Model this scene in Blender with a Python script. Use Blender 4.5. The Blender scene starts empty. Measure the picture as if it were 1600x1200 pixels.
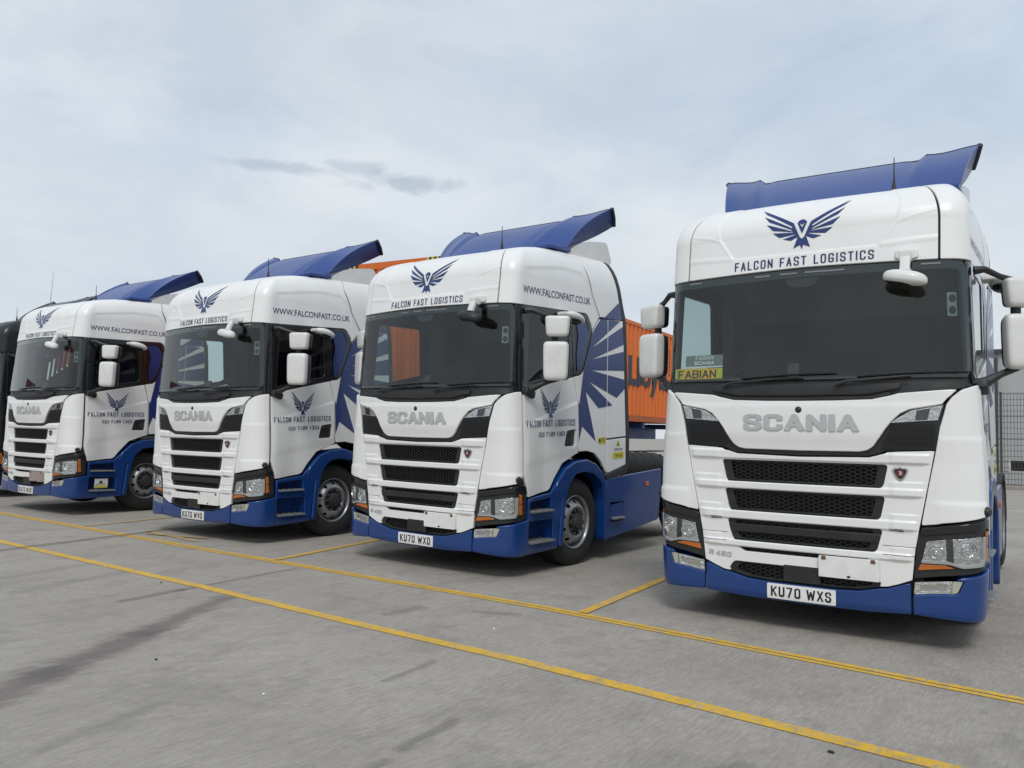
import bpy, bmesh, math, random
from mathutils import Matrix, Vector
from mathutils.geometry import delaunay_2d_cdt
random.seed(7)
scene = bpy.context.scene
R = math.radians

# ------------------------------------------------------------------ camera, sky, sun, exposure
cam_d = bpy.data.cameras.new('camera'); cam = bpy.data.objects.new('camera', cam_d)
scene.collection.objects.link(cam); scene.camera = cam
cam_d.sensor_width = 36; cam_d.lens = 1273.23 / 1600 * 36; cam_d.clip_end = 3000; cam_d.clip_start = .05
def cam_matrix(loc, pitch, roll, yaw):
    fwd = Vector((-math.sin(yaw) * math.cos(pitch), math.cos(yaw) * math.cos(pitch), math.sin(pitch)))
    right = Vector((math.cos(yaw), math.sin(yaw), 0)); up = right.cross(fwd)
    r2 = right * math.cos(roll) + up * math.sin(roll); u2 = up * math.cos(roll) - right * math.sin(roll)
    m = Matrix((r2, u2, -fwd)).transposed().to_4x4(); m.translation = loc
    return m
cam.matrix_world = cam_matrix((6.3819, -6.7037, 1.5285), .0602, .0236, .6505)

world = bpy.data.worlds.new('World'); scene.world = world; world.use_nodes = True
SUN_EL, SUN_AZ = 50, 148          # degrees; azimuth from +Y clockwise
def build_world():
    nt = world.node_tree; N = nt.nodes; L = nt.links; N.clear()
    out = N.new('ShaderNodeOutputWorld'); bg = N.new('ShaderNodeBackground'); L.new(bg.outputs[0], out.inputs[0])
    sky = N.new('ShaderNodeTexSky'); sky.sky_type = 'NISHITA'; sky.sun_disc = False
    sky.sun_elevation = R(SUN_EL); sky.sun_rotation = R(SUN_AZ); sky.air_density = 1.2; sky.dust_density = 2.0
    tc = N.new('ShaderNodeTexCoord')
    sep = N.new('ShaderNodeSeparateXYZ'); L.new(tc.outputs['Generated'], sep.inputs[0])
    mx = N.new('ShaderNodeMath'); mx.operation = 'MAXIMUM'; L.new(sep.outputs[2], mx.inputs[0]); mx.inputs[1].default_value = 0.0
    ad = N.new('ShaderNodeMath'); ad.operation = 'ADD'; L.new(mx.outputs[0], ad.inputs[0]); ad.inputs[1].default_value = .22
    dx = N.new('ShaderNodeMath'); dx.operation = 'DIVIDE'; L.new(sep.outputs[0], dx.inputs[0]); L.new(ad.outputs[0], dx.inputs[1])
    dy = N.new('ShaderNodeMath'); dy.operation = 'DIVIDE'; L.new(sep.outputs[1], dy.inputs[0]); L.new(ad.outputs[0], dy.inputs[1])
    cb = N.new('ShaderNodeCombineXYZ'); L.new(dx.outputs[0], cb.inputs[0]); L.new(dy.outputs[0], cb.inputs[1])
    def noise(scale, detail, rough, off=0, dist=0):
        n = N.new('ShaderNodeTexNoise'); n.inputs['Scale'].default_value = scale; n.inputs['Detail'].default_value = detail
        n.inputs['Roughness'].default_value = rough; n.inputs['Distortion'].default_value = dist
        m = N.new('ShaderNodeMapping'); m.inputs['Location'].default_value = (off, off * .7, off * .3); L.new(cb.outputs[0], m.inputs[0]); L.new(m.outputs[0], n.inputs[0]); return n
    def ramp(src, a, b, c0=(0, 0, 0, 1), c1=(1, 1, 1, 1)):
        r = N.new('ShaderNodeValToRGB'); r.color_ramp.elements[0].position = a; r.color_ramp.elements[1].position = b
        r.color_ramp.elements[0].color = c0; r.color_ramp.elements[1].color = c1; L.new(src, r.inputs[0]); return r
    def mix(f, a, b):
        m = N.new('ShaderNodeMix'); m.data_type = 'RGBA'
        if isinstance(f, float): m.inputs[0].default_value = f
        else: L.new(f, m.inputs[0])
        for i, v in ((6, a), (7, b)):
            if isinstance(v, tuple): m.inputs[i].default_value = v
            else: L.new(v, m.inputs[i])
        return m.outputs[2]
    # overcast cloud deck: pale layered grey with thinner bluish patches
    big = noise(.55, 5, .55, 3.1, .3); fine = noise(1.7, 6, .6, 8.3, .4)
    thick = ramp(big.outputs[0], .38, .62, (.545, .635, .745, 1), (.70, .735, .765, 1))
    wisps = ramp(fine.outputs[0], .35, .72, (.84, .88, .93, 1), (1.15, 1.125, 1.09, 1))
    mul = N.new('ShaderNodeMix'); mul.data_type = 'RGBA'; mul.blend_type = 'MULTIPLY'; mul.inputs[0].default_value = 1
    L.new(thick.outputs[0], mul.inputs[6]); L.new(wisps.outputs[0], mul.inputs[7])
    hz = ramp(sep.outputs[2], .0, .34); base = mix(hz.outputs[0], (.66, .71, .76, 1), mul.outputs[2])
    # two small darker rags of low cloud
    nrm = N.new('ShaderNodeVectorMath'); nrm.operation = 'NORMALIZE'; L.new(tc.outputs['Generated'], nrm.inputs[0])
    rag_n = noise(6.5, 5, .6, 5, .6)
    cur = base
    for d, ra, rb, k in RAGS:
        d = Vector(d).normalized(); h = Vector((-d.y, d.x, 0)).normalized(); v = h.cross(d) * -1
        a = N.new('ShaderNodeVectorMath'); a.operation = 'DOT_PRODUCT'; L.new(nrm.outputs[0], a.inputs[0]); a.inputs[1].default_value = h / ra
        b = N.new('ShaderNodeVectorMath'); b.operation = 'DOT_PRODUCT'; L.new(nrm.outputs[0], b.inputs[0]); b.inputs[1].default_value = v / rb
        b2 = N.new('ShaderNodeMath'); b2.operation = 'SUBTRACT'; L.new(b.outputs['Value'], b2.inputs[0]); b2.inputs[1].default_value = d.dot(v) / rb
        f = N.new('ShaderNodeVectorMath'); f.operation = 'DOT_PRODUCT'; L.new(nrm.outputs[0], f.inputs[0]); f.inputs[1].default_value = d
        c3 = N.new('ShaderNodeCombineXYZ'); L.new(a.outputs['Value'], c3.inputs[0]); L.new(b2.outputs[0], c3.inputs[1])
        ln = N.new('ShaderNodeVectorMath'); ln.operation = 'LENGTH'; L.new(c3.outputs[0], ln.inputs[0])
        s = N.new('ShaderNodeMath'); s.operation = 'ADD'; L.new(ln.outputs['Value'], s.inputs[0])
        nn = N.new('ShaderNodeMath'); nn.operation = 'MULTIPLY_ADD'; L.new(rag_n.outputs[0], nn.inputs[0]); nn.inputs[1].default_value = -3.0; nn.inputs[2].default_value = 1.45; L.new(nn.outputs[0], s.inputs[1])
        rr = ramp(s.outputs[0], .35, 1.45, (k, k, k, 1), (0, 0, 0, 1))
        fr = N.new('ShaderNodeMath'); fr.operation = 'GREATER_THAN'; L.new(f.outputs['Value'], fr.inputs[0]); fr.inputs[1].default_value = .5
        m2 = N.new('ShaderNodeMath'); m2.operation = 'MULTIPLY'; L.new(rr.outputs[0], m2.inputs[0]); L.new(fr.outputs[0], m2.inputs[1])
        cur = mix(m2.outputs[0], cur, (.36, .43, .53, 1))
    sc = N.new('ShaderNodeMix'); sc.data_type = 'RGBA'; sc.blend_type = 'MULTIPLY'; sc.inputs[0].default_value = 1
    L.new(cur, sc.inputs[6]); sc.inputs[7].default_value = (8.9, 8.9, 8.9, 1)
    fin = mix(.94, sky.outputs[0], sc.outputs[2])
    L.new(fin, bg.inputs[0]); bg.inputs[1].default_value = .1
RAGS = [((-.7728, .5598, .2988), .050, .009, .48), ((-.7200, .6260, .3040), .036, .011, .40), ((-.6780, .6740, .2920), .060, .012, .58)]
build_world()
sd = bpy.data.lights.new('sun', 'SUN'); sd.energy = 1.35; sd.angle = R(18); sd.color = (1, .97, .93)
sun = bpy.data.objects.new('sun', sd); scene.collection.objects.link(sun)
sun_dir = Vector((math.sin(R(SUN_AZ)) * math.cos(R(SUN_EL)), math.cos(R(SUN_AZ)) * math.cos(R(SUN_EL)), math.sin(R(SUN_EL))))
sun.rotation_euler = sun_dir.to_track_quat('Z', 'Y').to_euler()
scene.view_settings.view_transform = 'Standard'; scene.view_settings.look = 'None'
scene.view_settings.exposure = 0.28; scene.view_settings.gamma = 1; scene.view_settings.use_curve_mapping = False

# ------------------------------------------------------------------ materials
def mat_base(name):
    m = bpy.data.materials.new(name); m.use_nodes = True; nt = m.node_tree
    return m, nt, nt.nodes, nt.links, nt.nodes['Principled BSDF']
def mat(name, col, rough=.5, metal=0, coat=0, dirt=.0, dirt_col=(.12, .11, .1), dscale=3, bump=0, bscale=40, spec=.5, streak=False):
    m, nt, N, L, P = mat_base(name)
    P.inputs['Base Color'].default_value = (*col, 1); P.inputs['Roughness'].default_value = rough
    P.inputs['Metallic'].default_value = metal; P.inputs['Coat Weight'].default_value = coat
    P.inputs['Coat Roughness'].default_value = .10; P.inputs['Specular IOR Level'].default_value = spec
    tc = N.new('ShaderNodeTexCoord')
    if dirt > 0:
        oi = N.new('ShaderNodeObjectInfo')
        mp = N.new('ShaderNodeMapping'); L.new(tc.outputs['Object'], mp.inputs[0])
        if streak: mp.inputs['Scale'].default_value = (1, 1, .22)
        av = N.new('ShaderNodeVectorMath'); av.operation = 'ADD'; L.new(mp.outputs[0], av.inputs[0])
        cx = N.new('ShaderNodeMath'); cx.operation = 'MULTIPLY'; L.new(oi.outputs['Random'], cx.inputs[0]); cx.inputs[1].default_value = 37
        L.new(cx.outputs[0], av.inputs[1])
        n = N.new('ShaderNodeTexNoise'); n.inputs['Scale'].default_value = dscale; n.inputs['Detail'].default_value = 8; n.inputs['Roughness'].default_value = .68
        L.new(av.outputs[0], n.inputs[0])
        r = N.new('ShaderNodeValToRGB'); r.color_ramp.elements[0].position = .42; r.color_ramp.elements[1].position = .78
        L.new(n.outputs[0], r.inputs[0])
        k = N.new('ShaderNodeMath'); k.operation = 'MULTIPLY'; L.new(r.outputs[0], k.inputs[0]); k.inputs[1].default_value = dirt
        mx = N.new('ShaderNodeMix'); mx.data_type = 'RGBA'; mx.inputs[6].default_value = (*col, 1); mx.inputs[7].default_value = (*dirt_col, 1)
        L.new(k.outputs[0], mx.inputs[0]); L.new(mx.outputs[2], P.inputs['Base Color'])
        ra = N.new('ShaderNodeMath'); ra.operation = 'MULTIPLY_ADD'; L.new(k.outputs[0], ra.inputs[0]); ra.inputs[1].default_value = .6; ra.inputs[2].default_value = rough
        L.new(ra.outputs[0], P.inputs['Roughness'])
    if bump > 0:
        n = N.new('ShaderNodeTexNoise'); n.inputs['Scale'].default_value = bscale; n.inputs['Detail'].default_value = 4; L.new(tc.outputs['Object'], n.inputs[0])
        b = N.new('ShaderNodeBump'); b.inputs['Strength'].default_value = bump; b.inputs['Distance'].default_value = .01
        L.new(n.outputs[0], b.inputs['Height']); L.new(b.outputs[0], P.inputs['Normal'])
    return m
def glass_mat(name, tint, rough=.0, refl=1.0, F0=.055):
    m, nt, N, L, P = mat_base(name); N.remove(P); out = N['Material Output']
    t = N.new('ShaderNodeBsdfTransparent'); t.inputs[0].default_value = (*tint, 1)
    g = N.new('ShaderNodeBsdfGlossy'); g.inputs['Roughness'].default_value = rough; g.inputs[0].default_value = (refl, refl, refl, 1)
    f = N.new('ShaderNodeLayerWeight'); f.inputs[0].default_value = .5
    p5 = N.new('ShaderNodeMath'); p5.operation = 'POWER'; L.new(f.outputs['Facing'], p5.inputs[0]); p5.inputs[1].default_value = 4
    k = N.new('ShaderNodeMath'); k.operation = 'MULTIPLY_ADD'; L.new(p5.outputs[0], k.inputs[0]); k.inputs[1].default_value = .93; k.inputs[2].default_value = F0
    x = N.new('ShaderNodeMixShader'); L.new(k.outputs[0], x.inputs[0]); L.new(t.outputs[0], x.inputs[1]); L.new(g.outputs[0], x.inputs[2]); L.new(x.outputs[0], out.inputs[0])
    return m
M = dict(
    white=mat('white_paint', (.80, .80, .785), .33, 0, .35, .13, (.42, .40, .36), 2.6, streak=True),
    white_dirty=mat('white_plastic', (.70, .70, .68), .38, 0, .2, .3, (.34, .32, .29), 5, bump=.02),
    blue=mat('blue_paint', (.003, .039, .185), .28, 0, .45, .16, (.035, .06, .10), 2.5, streak=True),
    blue_top=mat('blue_matt_paint', (.014, .052, .225), .38, 0, .2, .14, (.08, .12, .22), 2),
    livery=mat('dark_blue_vinyl', (.006, .028, .145), .30, 0, .3),
    ink=mat('navy_vinyl_lettering', (.018, .03, .105), .4),
    black=mat('black_plastic', (.014, .0145, .0155), .45, 0, 0, .3, (.05, .05, .05), 6, bump=.03, bscale=120),
    gloss_black=mat('gloss_black', (.012, .013, .014), .12, 0, .3),
    mesh=mat('grille_mesh_black', (.010, .010, .011), .5),
    rubber=mat('rubber', (.012, .012, .012), .7, 0, 0, .5, (.035, .033, .03), 9, bump=.1, bscale=60),
    seal=mat('seal', (.008, .008, .008), .6),
    alu=mat('wheel_silver', (.38, .39, .40), .36, .8, 0, .6, (.06, .055, .05), 7),
    dark_metal=mat('dark_metal', (.045, .046, .05), .5, .4, 0, .5, (.09, .08, .07), 8),
    tread=mat('step_metal', (.30, .31, .32), .5, .6, 0, .5, (.08, .07, .06), 12),
    steel=mat('steel', (.45, .45, .45), .4, .8, 0, .5, (.2, .17, .14), 6),
    chrome=mat('lamp_chrome', (.72, .73, .74), .10, 1, 0, bump=1.0, bscale=30),
    badge_silver=mat('letter_silver', (.47, .48, .48), .4, .15),
    amber=mat('amber_lens', (.50, .13, .015), .2, 0, .5, bump=.2, bscale=90),
    fog_lens=mat('fog_reflector', (.62, .63, .62), .22, .9, 0, bump=.5, bscale=70),
    dull_lens=mat('dull_lamp_lens', (.42, .41, .34), .3, 0, .5),
    red=mat('red_lens', (.16, .02, .02), .25, 0, .4),
    plate=mat('plate_white', (.78, .78, .76), .35, 0, 0, .25, (.35, .33, .3), 8),
    plate_black=mat('plate_black', (.01, .01, .01), .4),
    rust=mat('rust_brown', (.16, .09, .05), .8, 0, 0, .6, (.04, .03, .02), 30),
    faded=mat('faded_pink_board', (.30, .23, .21), .6, 0, 0, .7, (.45, .40, .37), 14),
    interior=mat('interior_grey', (.026, .027, .028), .75, dirt=.8, dirt_col=(.008, .009, .009), dscale=1.6), interior2=mat('interior_beige', (.16, .15, .13), .85),
    seat=mat('seat_fabric', (.02, .021, .024), .9), sticker_y=mat('yellow_sticker', (.62, .55, .02), .5),
    orange=mat('container_orange', (.70, .155, .018), .5, 0, 0, .3, (.42, .09, .02), 1.6, streak=True),
    orange2=mat('container_rail_orange', (.42, .10, .03), .55, 0, 0, .5, (.2, .07, .03), 5),
    navy_print=mat('container_print', (.02, .025, .04), .5, 0, 0, .2, (.1, .05, .03), 6),
    trailer_blue=mat('trailer_blue', (.02, .05, .17), .45, 0, 0, .4, (.06, .06, .07), 5),
    cladding=mat('grey_cladding', (.42, .43, .43), .55, .0, 0, .4, (.33, .33, .32), 1.2, streak=True),
    dark_clad=mat('dark_post', (.05, .055, .06), .5), wire=mat('fence_wire', (.07, .075, .075), .5, .3),
    kerb=mat('kerb_concrete', (.30, .28, .25), .9, 0, 0, .5, (.15, .14, .12), 4, bump=.2),
    skyglass=mat('mirror_glass', (.4, .42, .44), .05, 1),
    yel_plate=mat('yellow_plate', (.85, .48, .02), .45), green=mat('lime_mark', (.35, .75, .08), .5),
    greyboard=mat('grey_board', (.20, .21, .22), .5), red_cloth=mat('red_cloth', (.35, .03, .03), .8), white_cloth=mat('white_cloth', (.6, .6, .58), .8), yellow_cloth=mat('yellow_cloth', (.6, .5, .05), .8),
    brick=mat('house_brick', (.22, .10, .055), .9, 0, 0, .5, (.30, .17, .1), 3, bump=.2), tile=mat('roof_tile', (.13, .05, .03), .85, 0, 0, .5, (.07, .04, .03), 2),
    black_paint=mat('black_cab_paint', (.004, .0045, .007), .35, 0, .15, .2, (.02, .02, .02), 3),
    darkblue_paint=mat('dark_cab_lower', (.005, .006, .010), .4, 0, .1),
    glass=glass_mat('windscreen_glass', (.70, .80, .775)), side_glass=glass_mat('side_glass', (.62, .70, .68), F0=.04),
    lens=glass_mat('lamp_glass', (.88, .89, .89)),
)

# ------------------------------------------------------------------ scene helpers
def link(o): scene.collection.objects.link(o); return o
def tag(o, label=None, cat=None, group=None, kind=None):
    if label: o['label'] = label
    if cat: o['category'] = cat
    if group: o['group'] = group
    if kind: o['kind'] = kind
    return o
def empty(name, loc=(0, 0, 0)):
    o = bpy.data.objects.new(name, None); o.location = loc; o.empty_display_size = .2; return link(o)
def mesh_obj(name, me, m, parent=None):
    o = bpy.data.objects.new(name, me); me.materials.append(m) if m and len(me.materials) == 0 else None
    if parent: o.parent = parent
    return link(o)
def from_bm(name, bm, m, parent=None, smooth=None):
    me = bpy.data.meshes.new(name); bmesh.ops.recalc_face_normals(bm, faces=bm.faces); bm.to_mesh(me); bm.free()
    if smooth is not None:
        for p in me.polygons: p.use_smooth = True
        me.set_sharp_from_angle(angle=R(smooth))
    return mesh_obj(name, me, m, parent)
def box(bm, c, s, rot=None, bev=0):
    r = bmesh.ops.create_cube(bm, size=1); vs = r['verts']
    mt = Matrix.Translation(c) @ (rot.to_4x4() if rot else Matrix()) @ Matrix.Diagonal((*s, 1))
    bmesh.ops.transform(bm, matrix=mt, verts=vs)
    if bev:
        es = list({e for v in vs for e in v.link_edges}); bmesh.ops.bevel(bm, geom=es, offset=bev, segments=3, affect='EDGES', profile=.6)
def box_obj(name, c, s, m, parent=None, rot=None, bev=0):
    bm = bmesh.new(); box(bm, c, s, rot, bev); return from_bm(name, bm, m, parent, 35)
def tube(bm, pts, r, n=8):
    pts = [Vector(p) for p in pts]; rings = []; prev = None
    for i, p in enumerate(pts):
        d = (pts[min(i + 1, len(pts) - 1)] - pts[max(i - 1, 0)]).normalized()
        a = d.orthogonal().normalized() if prev is None else (prev - d * prev.dot(d)).normalized()
        prev = a; b = d.cross(a); rr = r[i] if isinstance(r, (list, tuple)) else r
        rings.append([bm.verts.new(p + (a * math.cos(2 * math.pi * k / n) + b * math.sin(2 * math.pi * k / n)) * rr) for k in range(n)])
    for a, b in zip(rings, rings[1:]):
        for k in range(n): bm.faces.new((a[k], a[(k + 1) % n], b[(k + 1) % n], b[k]))
    bm.faces.new(rings[0]); bm.faces.new(rings[-1])
def tube_obj(name, pts, r, m, parent=None, n=8):
    bm = bmesh.new(); tube(bm, pts, r, n); return from_bm(name, bm, m, parent, 40)
def lathe(bm, prof, n=48, c=(0, 0, 0)):      # profile (axial x, radius) about the x axis
    rings = [[bm.verts.new((c[0] + a, c[1] + r * math.cos(2 * math.pi * k / n), c[2] + r * math.sin(2 * math.pi * k / n))) for k in range(n)] for a, r in prof]
    for a, b in zip(rings, rings[1:]):
        for k in range(n): bm.faces.new((a[k], a[(k + 1) % n], b[(k + 1) % n], b[k]))
def hex_poly(pts, depth, axis, at):   # prism of a 2D polygon; axis 'x': pts are (y,z) extruded along x
    bm = bmesh.new(); f = lambda p, d: {'x': (at + d, p[0], p[1]), 'y': (p[0], at + d, p[1]), 'z': (p[0], p[1], at + d)}[axis]
    a = [bm.verts.new(f(p, 0)) for p in pts]; b = [bm.verts.new(f(p, depth)) for p in pts]
    bm.faces.new(a); bm.faces.new(b)
    for i in range(len(pts)): j = (i + 1) % len(pts); bm.faces.new((a[i], a[j], b[j], b[i]))
    bmesh.ops.triangulate(bm, faces=[q for q in bm.faces if len(q.verts) > 4])
    return bm
def in_poly(p, poly):
    x, y = p; c = False; n = len(poly)
    for i in range(n):
        x1, y1 = poly[i][0], poly[i][1]; x2, y2 = poly[i - 1][0], poly[i - 1][1]
        if (y1 > y) != (y2 > y) and x < (x2 - x1) * (y - y1) / (y2 - y1) + x1: c = not c
    return c
def area(poly): return .5 * sum(poly[i - 1][0] * poly[i][1] - poly[i][0] * poly[i - 1][1] for i in range(len(poly)))
def rnd(poly, r, seg=4):     # round the corners of a 2D polygon
    out = []; n = len(poly)
    for i in range(n):
        p = Vector(poly[i][:2]); a = Vector(poly[i - 1][:2]) - p; b = Vector(poly[(i + 1) % n][:2]) - p
        rr = poly[i][2] if len(poly[i]) > 2 else r
        la, lb = a.length, b.length
        if rr <= 0 or abs(a.angle(b, 0) - math.pi) < .06: out.append(tuple(p)); continue
        d = min(rr, la * .45, lb * .45); A = p + a / la * d; B = p + b / lb * d
        for k in range(seg + 1):
            t = k / seg; out.append(tuple(A * (1 - t) ** 2 + p * 2 * t * (1 - t) + B * t * t))
    return out
def mirror(poly): return [(-p[0], *p[1:]) for p in reversed(poly)]
def sym(right):             # right half outline (top centre -> bottom centre) completed to the left
    return list(right) + [(-p[0], *p[1:]) for p in reversed(right) if abs(p[0]) > 1e-6]

# ------------------------------------------------------------------ the cab surface (u across and round the side, t up and over the roof)
def tab(tb, v):
    if v <= tb[0][0]: return tb[0][1]
    for (a, p), (b, q) in zip(tb, tb[1:]):
        if v <= b: return p + (q - p) * (v - a) / (b - a)
    return tb[-1][1]
WF = [(.2, 1.24), (.5, 1.26), (.95, 1.28), (1.3, 1.27), (1.6, 1.255), (1.95, 1.235), (2.05, 1.215), (2.9, 1.19), (3.3, 1.175)]
WS = [(.2, 1.205), (.5, 1.207), (.95, 1.207), (1.5, 1.207), (2.0, 1.203), (2.9, 1.197), (3.3, 1.185)]
YT = [(.2, .0), (.3, -.018), (.45, -.018), (.9, -.035), (1.4, -.06), (1.6, -.08), (1.95, -.085), (2.03, -.07), (2.9, -.01), (3.3, .035)]
BT = [(.2, .04), (1.0, .055), (1.6, .08), (2.0, .09), (4, .09)]
HT = [(.1, 3.575), (.4, 3.60), (.75, 3.665), (1.2, 3.71), (1.6, 3.735), (2.4, 3.78)]
TR = 3.25
def plan(u, z):
    a = abs(u); yc = tab(YT, z); b = tab(BT, z)
    if a <= 1.0: x, y = a, yc + b * a * a
    elif a <= 1.3:
        W = tab(WF, z); t = (a - 1) / .3; y1 = yc + b; P1y = y1 + 2 * b * (W - 1)
        x = (1 - t) ** 2 + 2 * t * (1 - t) * W + t * t * W; y = (1 - t) ** 2 * y1 + 2 * t * (1 - t) * P1y + t * t * .28
    else:
        y = a - 1.02; Wf = tab(WF, z); Ws = tab(WS, z); q = min(1, max(0, (y - .28) / .45)); q = q * q * (3 - 2 * q); x = Wf + (Ws - Wf) * q
    return (x if u >= 0 else -x), y
def cab(u, t):
    if t <= TR: x, y = plan(u, t); return Vector((x, y, t))
    x, y = plan(u, TR); f = math.pi / 2 * min(1.02, (t - TR) / .5); c = 1 - math.cos(f)
    x *= 1 - .185 * c; y += .42 * c * max(0, 1 - y / 1.2)
    return Vector((x, y, TR + (tab(HT, y) - TR) * math.sin(f)))
def side_plane(x0):         # u is y, mirrored for negative u
    def S(u, t): return Vector((x0 if u >= 0 else -x0, abs(u), t))
    return S
def snormal(S, a, b, e=.004):
    n = (S(a + e, b) - S(a - e, b)).cross(S(a, b + e) - S(a, b - e))
    return n.normalized() if n.length > 1e-12 else Vector((0, 0, 1))

def fill2d(polys, holes=()):
    vs, es = [], []
    for poly in list(polys) + list(holes):
        k = len(vs); n = len(poly); vs += [Vector((p[0], p[1])) for p in poly]; es += [(k + i, k + (i + 1) % n) for i in range(n)]
    v, e, f, *_ = delaunay_2d_cdt(vs, es, [], 0, 1e-5)
    out = []
    for t in f:
        c = (sum(v[i][0] for i in t) / len(t), sum(v[i][1] for i in t) / len(t))
        if any(in_poly(c, p) for p in polys) and not any(in_poly(c, h) for h in holes): out.append(t)
    return v, out
def flat_bm(polys, holes, res):
    v, f = fill2d(polys, holes); bm = bmesh.new(); bv = [bm.verts.new((p[0], p[1], 0)) for p in v]
    for t in f:
        try: bm.faces.new([bv[i] for i in t])
        except ValueError: pass
    bmesh.ops.delete(bm, geom=[x for x in bm.verts if not x.link_faces], context='VERTS')
    for ax in (0, 1):
        lo = min(x.co[ax] for x in bm.verts); hi = max(x.co[ax] for x in bm.verts); k = math.ceil(lo / res[ax] + .01)
        while k * res[ax] < hi:
            co = [0, 0, 0]; no = [0, 0, 0]; co[ax] = k * res[ax] + 1e-4; no[ax] = 1
            bmesh.ops.bisect_plane(bm, geom=bm.verts[:] + bm.edges[:] + bm.faces[:], plane_co=co, plane_no=no, dist=1e-6); k += 1
    return bm
def offset(poly, d):          # move an outline inwards (d > 0)
    pts = []
    for p in poly:
        if not pts or math.hypot(p[0] - pts[-1][0], p[1] - pts[-1][1]) > 2e-3: pts.append((p[0], p[1]))
    if math.hypot(pts[0][0] - pts[-1][0], pts[0][1] - pts[-1][1]) < 2e-3: pts.pop()
    sg = 1 if area(pts) > 0 else -1; out = []; n = len(pts)
    for i in range(n):
        a, b, c = Vector(pts[i - 1]), Vector(pts[i]), Vector(pts[(i + 1) % n]); e1 = (b - a).normalized(); e2 = (c - b).normalized()
        n1 = Vector((-e1.y, e1.x)) * sg; n2 = Vector((-e2.y, e2.x)) * sg; k = 1 + n1.dot(n2)
        m_ = (n1 + n2) / max(k, .5); out.append(tuple(b + m_ * d))
    return out
PANELS = {'roof_front', 'roof_side', 'wind_deflector_panel', 'cab_side_panel', 'corner_panel', 'door', 'bonnet', 'grille_surround', 'bumper', 'bumper_corner', 'step_panel', 'wheel_arch', 'side_skirt', 'headlight'}
def panel(name, poly, m, parent=None, h=0, th=.03, bev=.006, holes=(), res=(.06, .08), disp=None, S=cab):
    polys = poly if isinstance(poly[0][0], (tuple, list)) else [poly]
    if name in PANELS and len(polys) == 1: polys = [offset(polys[0], bev + .0025)]; holes = [offset(q, -bev) for q in holes]
    bm = flat_bm(polys, holes, res); V, F, Nn = [], [], []
    bm.verts.index_update(); bm.verts.ensure_lookup_table()
    for v in bm.verts:
        a, b = v.co.x, v.co.y
        hh = h + (disp(a, b) if disp else 0)
        n0 = snormal(S, a, b); V.append(S(a, b) + n0 * hh)
        if disp:
            e = .006; G = lambda p, q: S(p, q) + snormal(S, p, q) * (h + disp(p, q)); n0 = (G(a + e, b) - G(a - e, b)).cross(G(a, b + e) - G(a, b - e)).normalized()
        Nn.append(n0)
    for f in bm.faces:
        idx = [v.index for v in f.verts]
        if f.normal.z < 0: idx.reverse()
        F.append(idx)
    sharp_edges = []
    if th > 0:
        outn = {}
        bed = []
        for f in F:
            pass
        cnt = {}
        for f in F:
            for i in range(len(f)): a, b = f[i], f[(i + 1) % len(f)]; cnt[(a, b)] = 1
        bed = [(a, b) for (a, b) in cnt if (b, a) not in cnt]
        for a, b in bed:
            pa, pb = bm.verts[a].co, bm.verts[b].co; d = pb - pa; n2 = Vector((d.y, -d.x)); 
            if n2.length > 0: n2.normalize()
            outn.setdefault(a, Vector((0, 0))); outn.setdefault(b, Vector((0, 0))); outn[a] += n2; outn[b] += n2
        ring = {}
        for i, n2 in outn.items():
            n2 = n2.normalized() if n2.length > 0 else n2
            a, b = bm.verts[i].co.x, bm.verts[i].co.y; p = V[i]; n0 = Nn[i]; e = .003
            q = S(a + n2.x * e, b + n2.y * e) - S(a, b); q -= n0 * q.dot(n0)
            o3 = q.normalized() if q.length > 1e-9 else Vector((0, 0, 0))
            ids = []
            for (oo, dd, nn) in ((bev * .7, bev * .3, (n0 + o3).normalized()), (bev, bev, o3), (bev, bev + .0005, o3), (bev, th, o3)):
                ids.append(len(V)); V.append(p + o3 * oo - n0 * dd); Nn.append(nn)
            ring[i] = ids
        for a, b in bed:
            A = [a] + ring[a]; B = [b] + ring[b]
            for k in range(4): F.append([B[k], A[k], A[k + 1], B[k + 1]])
    bm.free()
    me = bpy.data.meshes.new(name); me.from_pydata([tuple(v) for v in V], [], F)
    for p in me.polygons: p.use_smooth = True
    me.normals_split_custom_set_from_vertices([tuple(n) for n in Nn])
    return mesh_obj(name, me, m, parent)
def decal(name, polys, m, parent=None, h=.0035, holes=(), res=(.05, .05), S=cab, disp=None):
    return panel(name, polys, m, parent, h, 0, 0, holes, res, disp, S)

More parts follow.
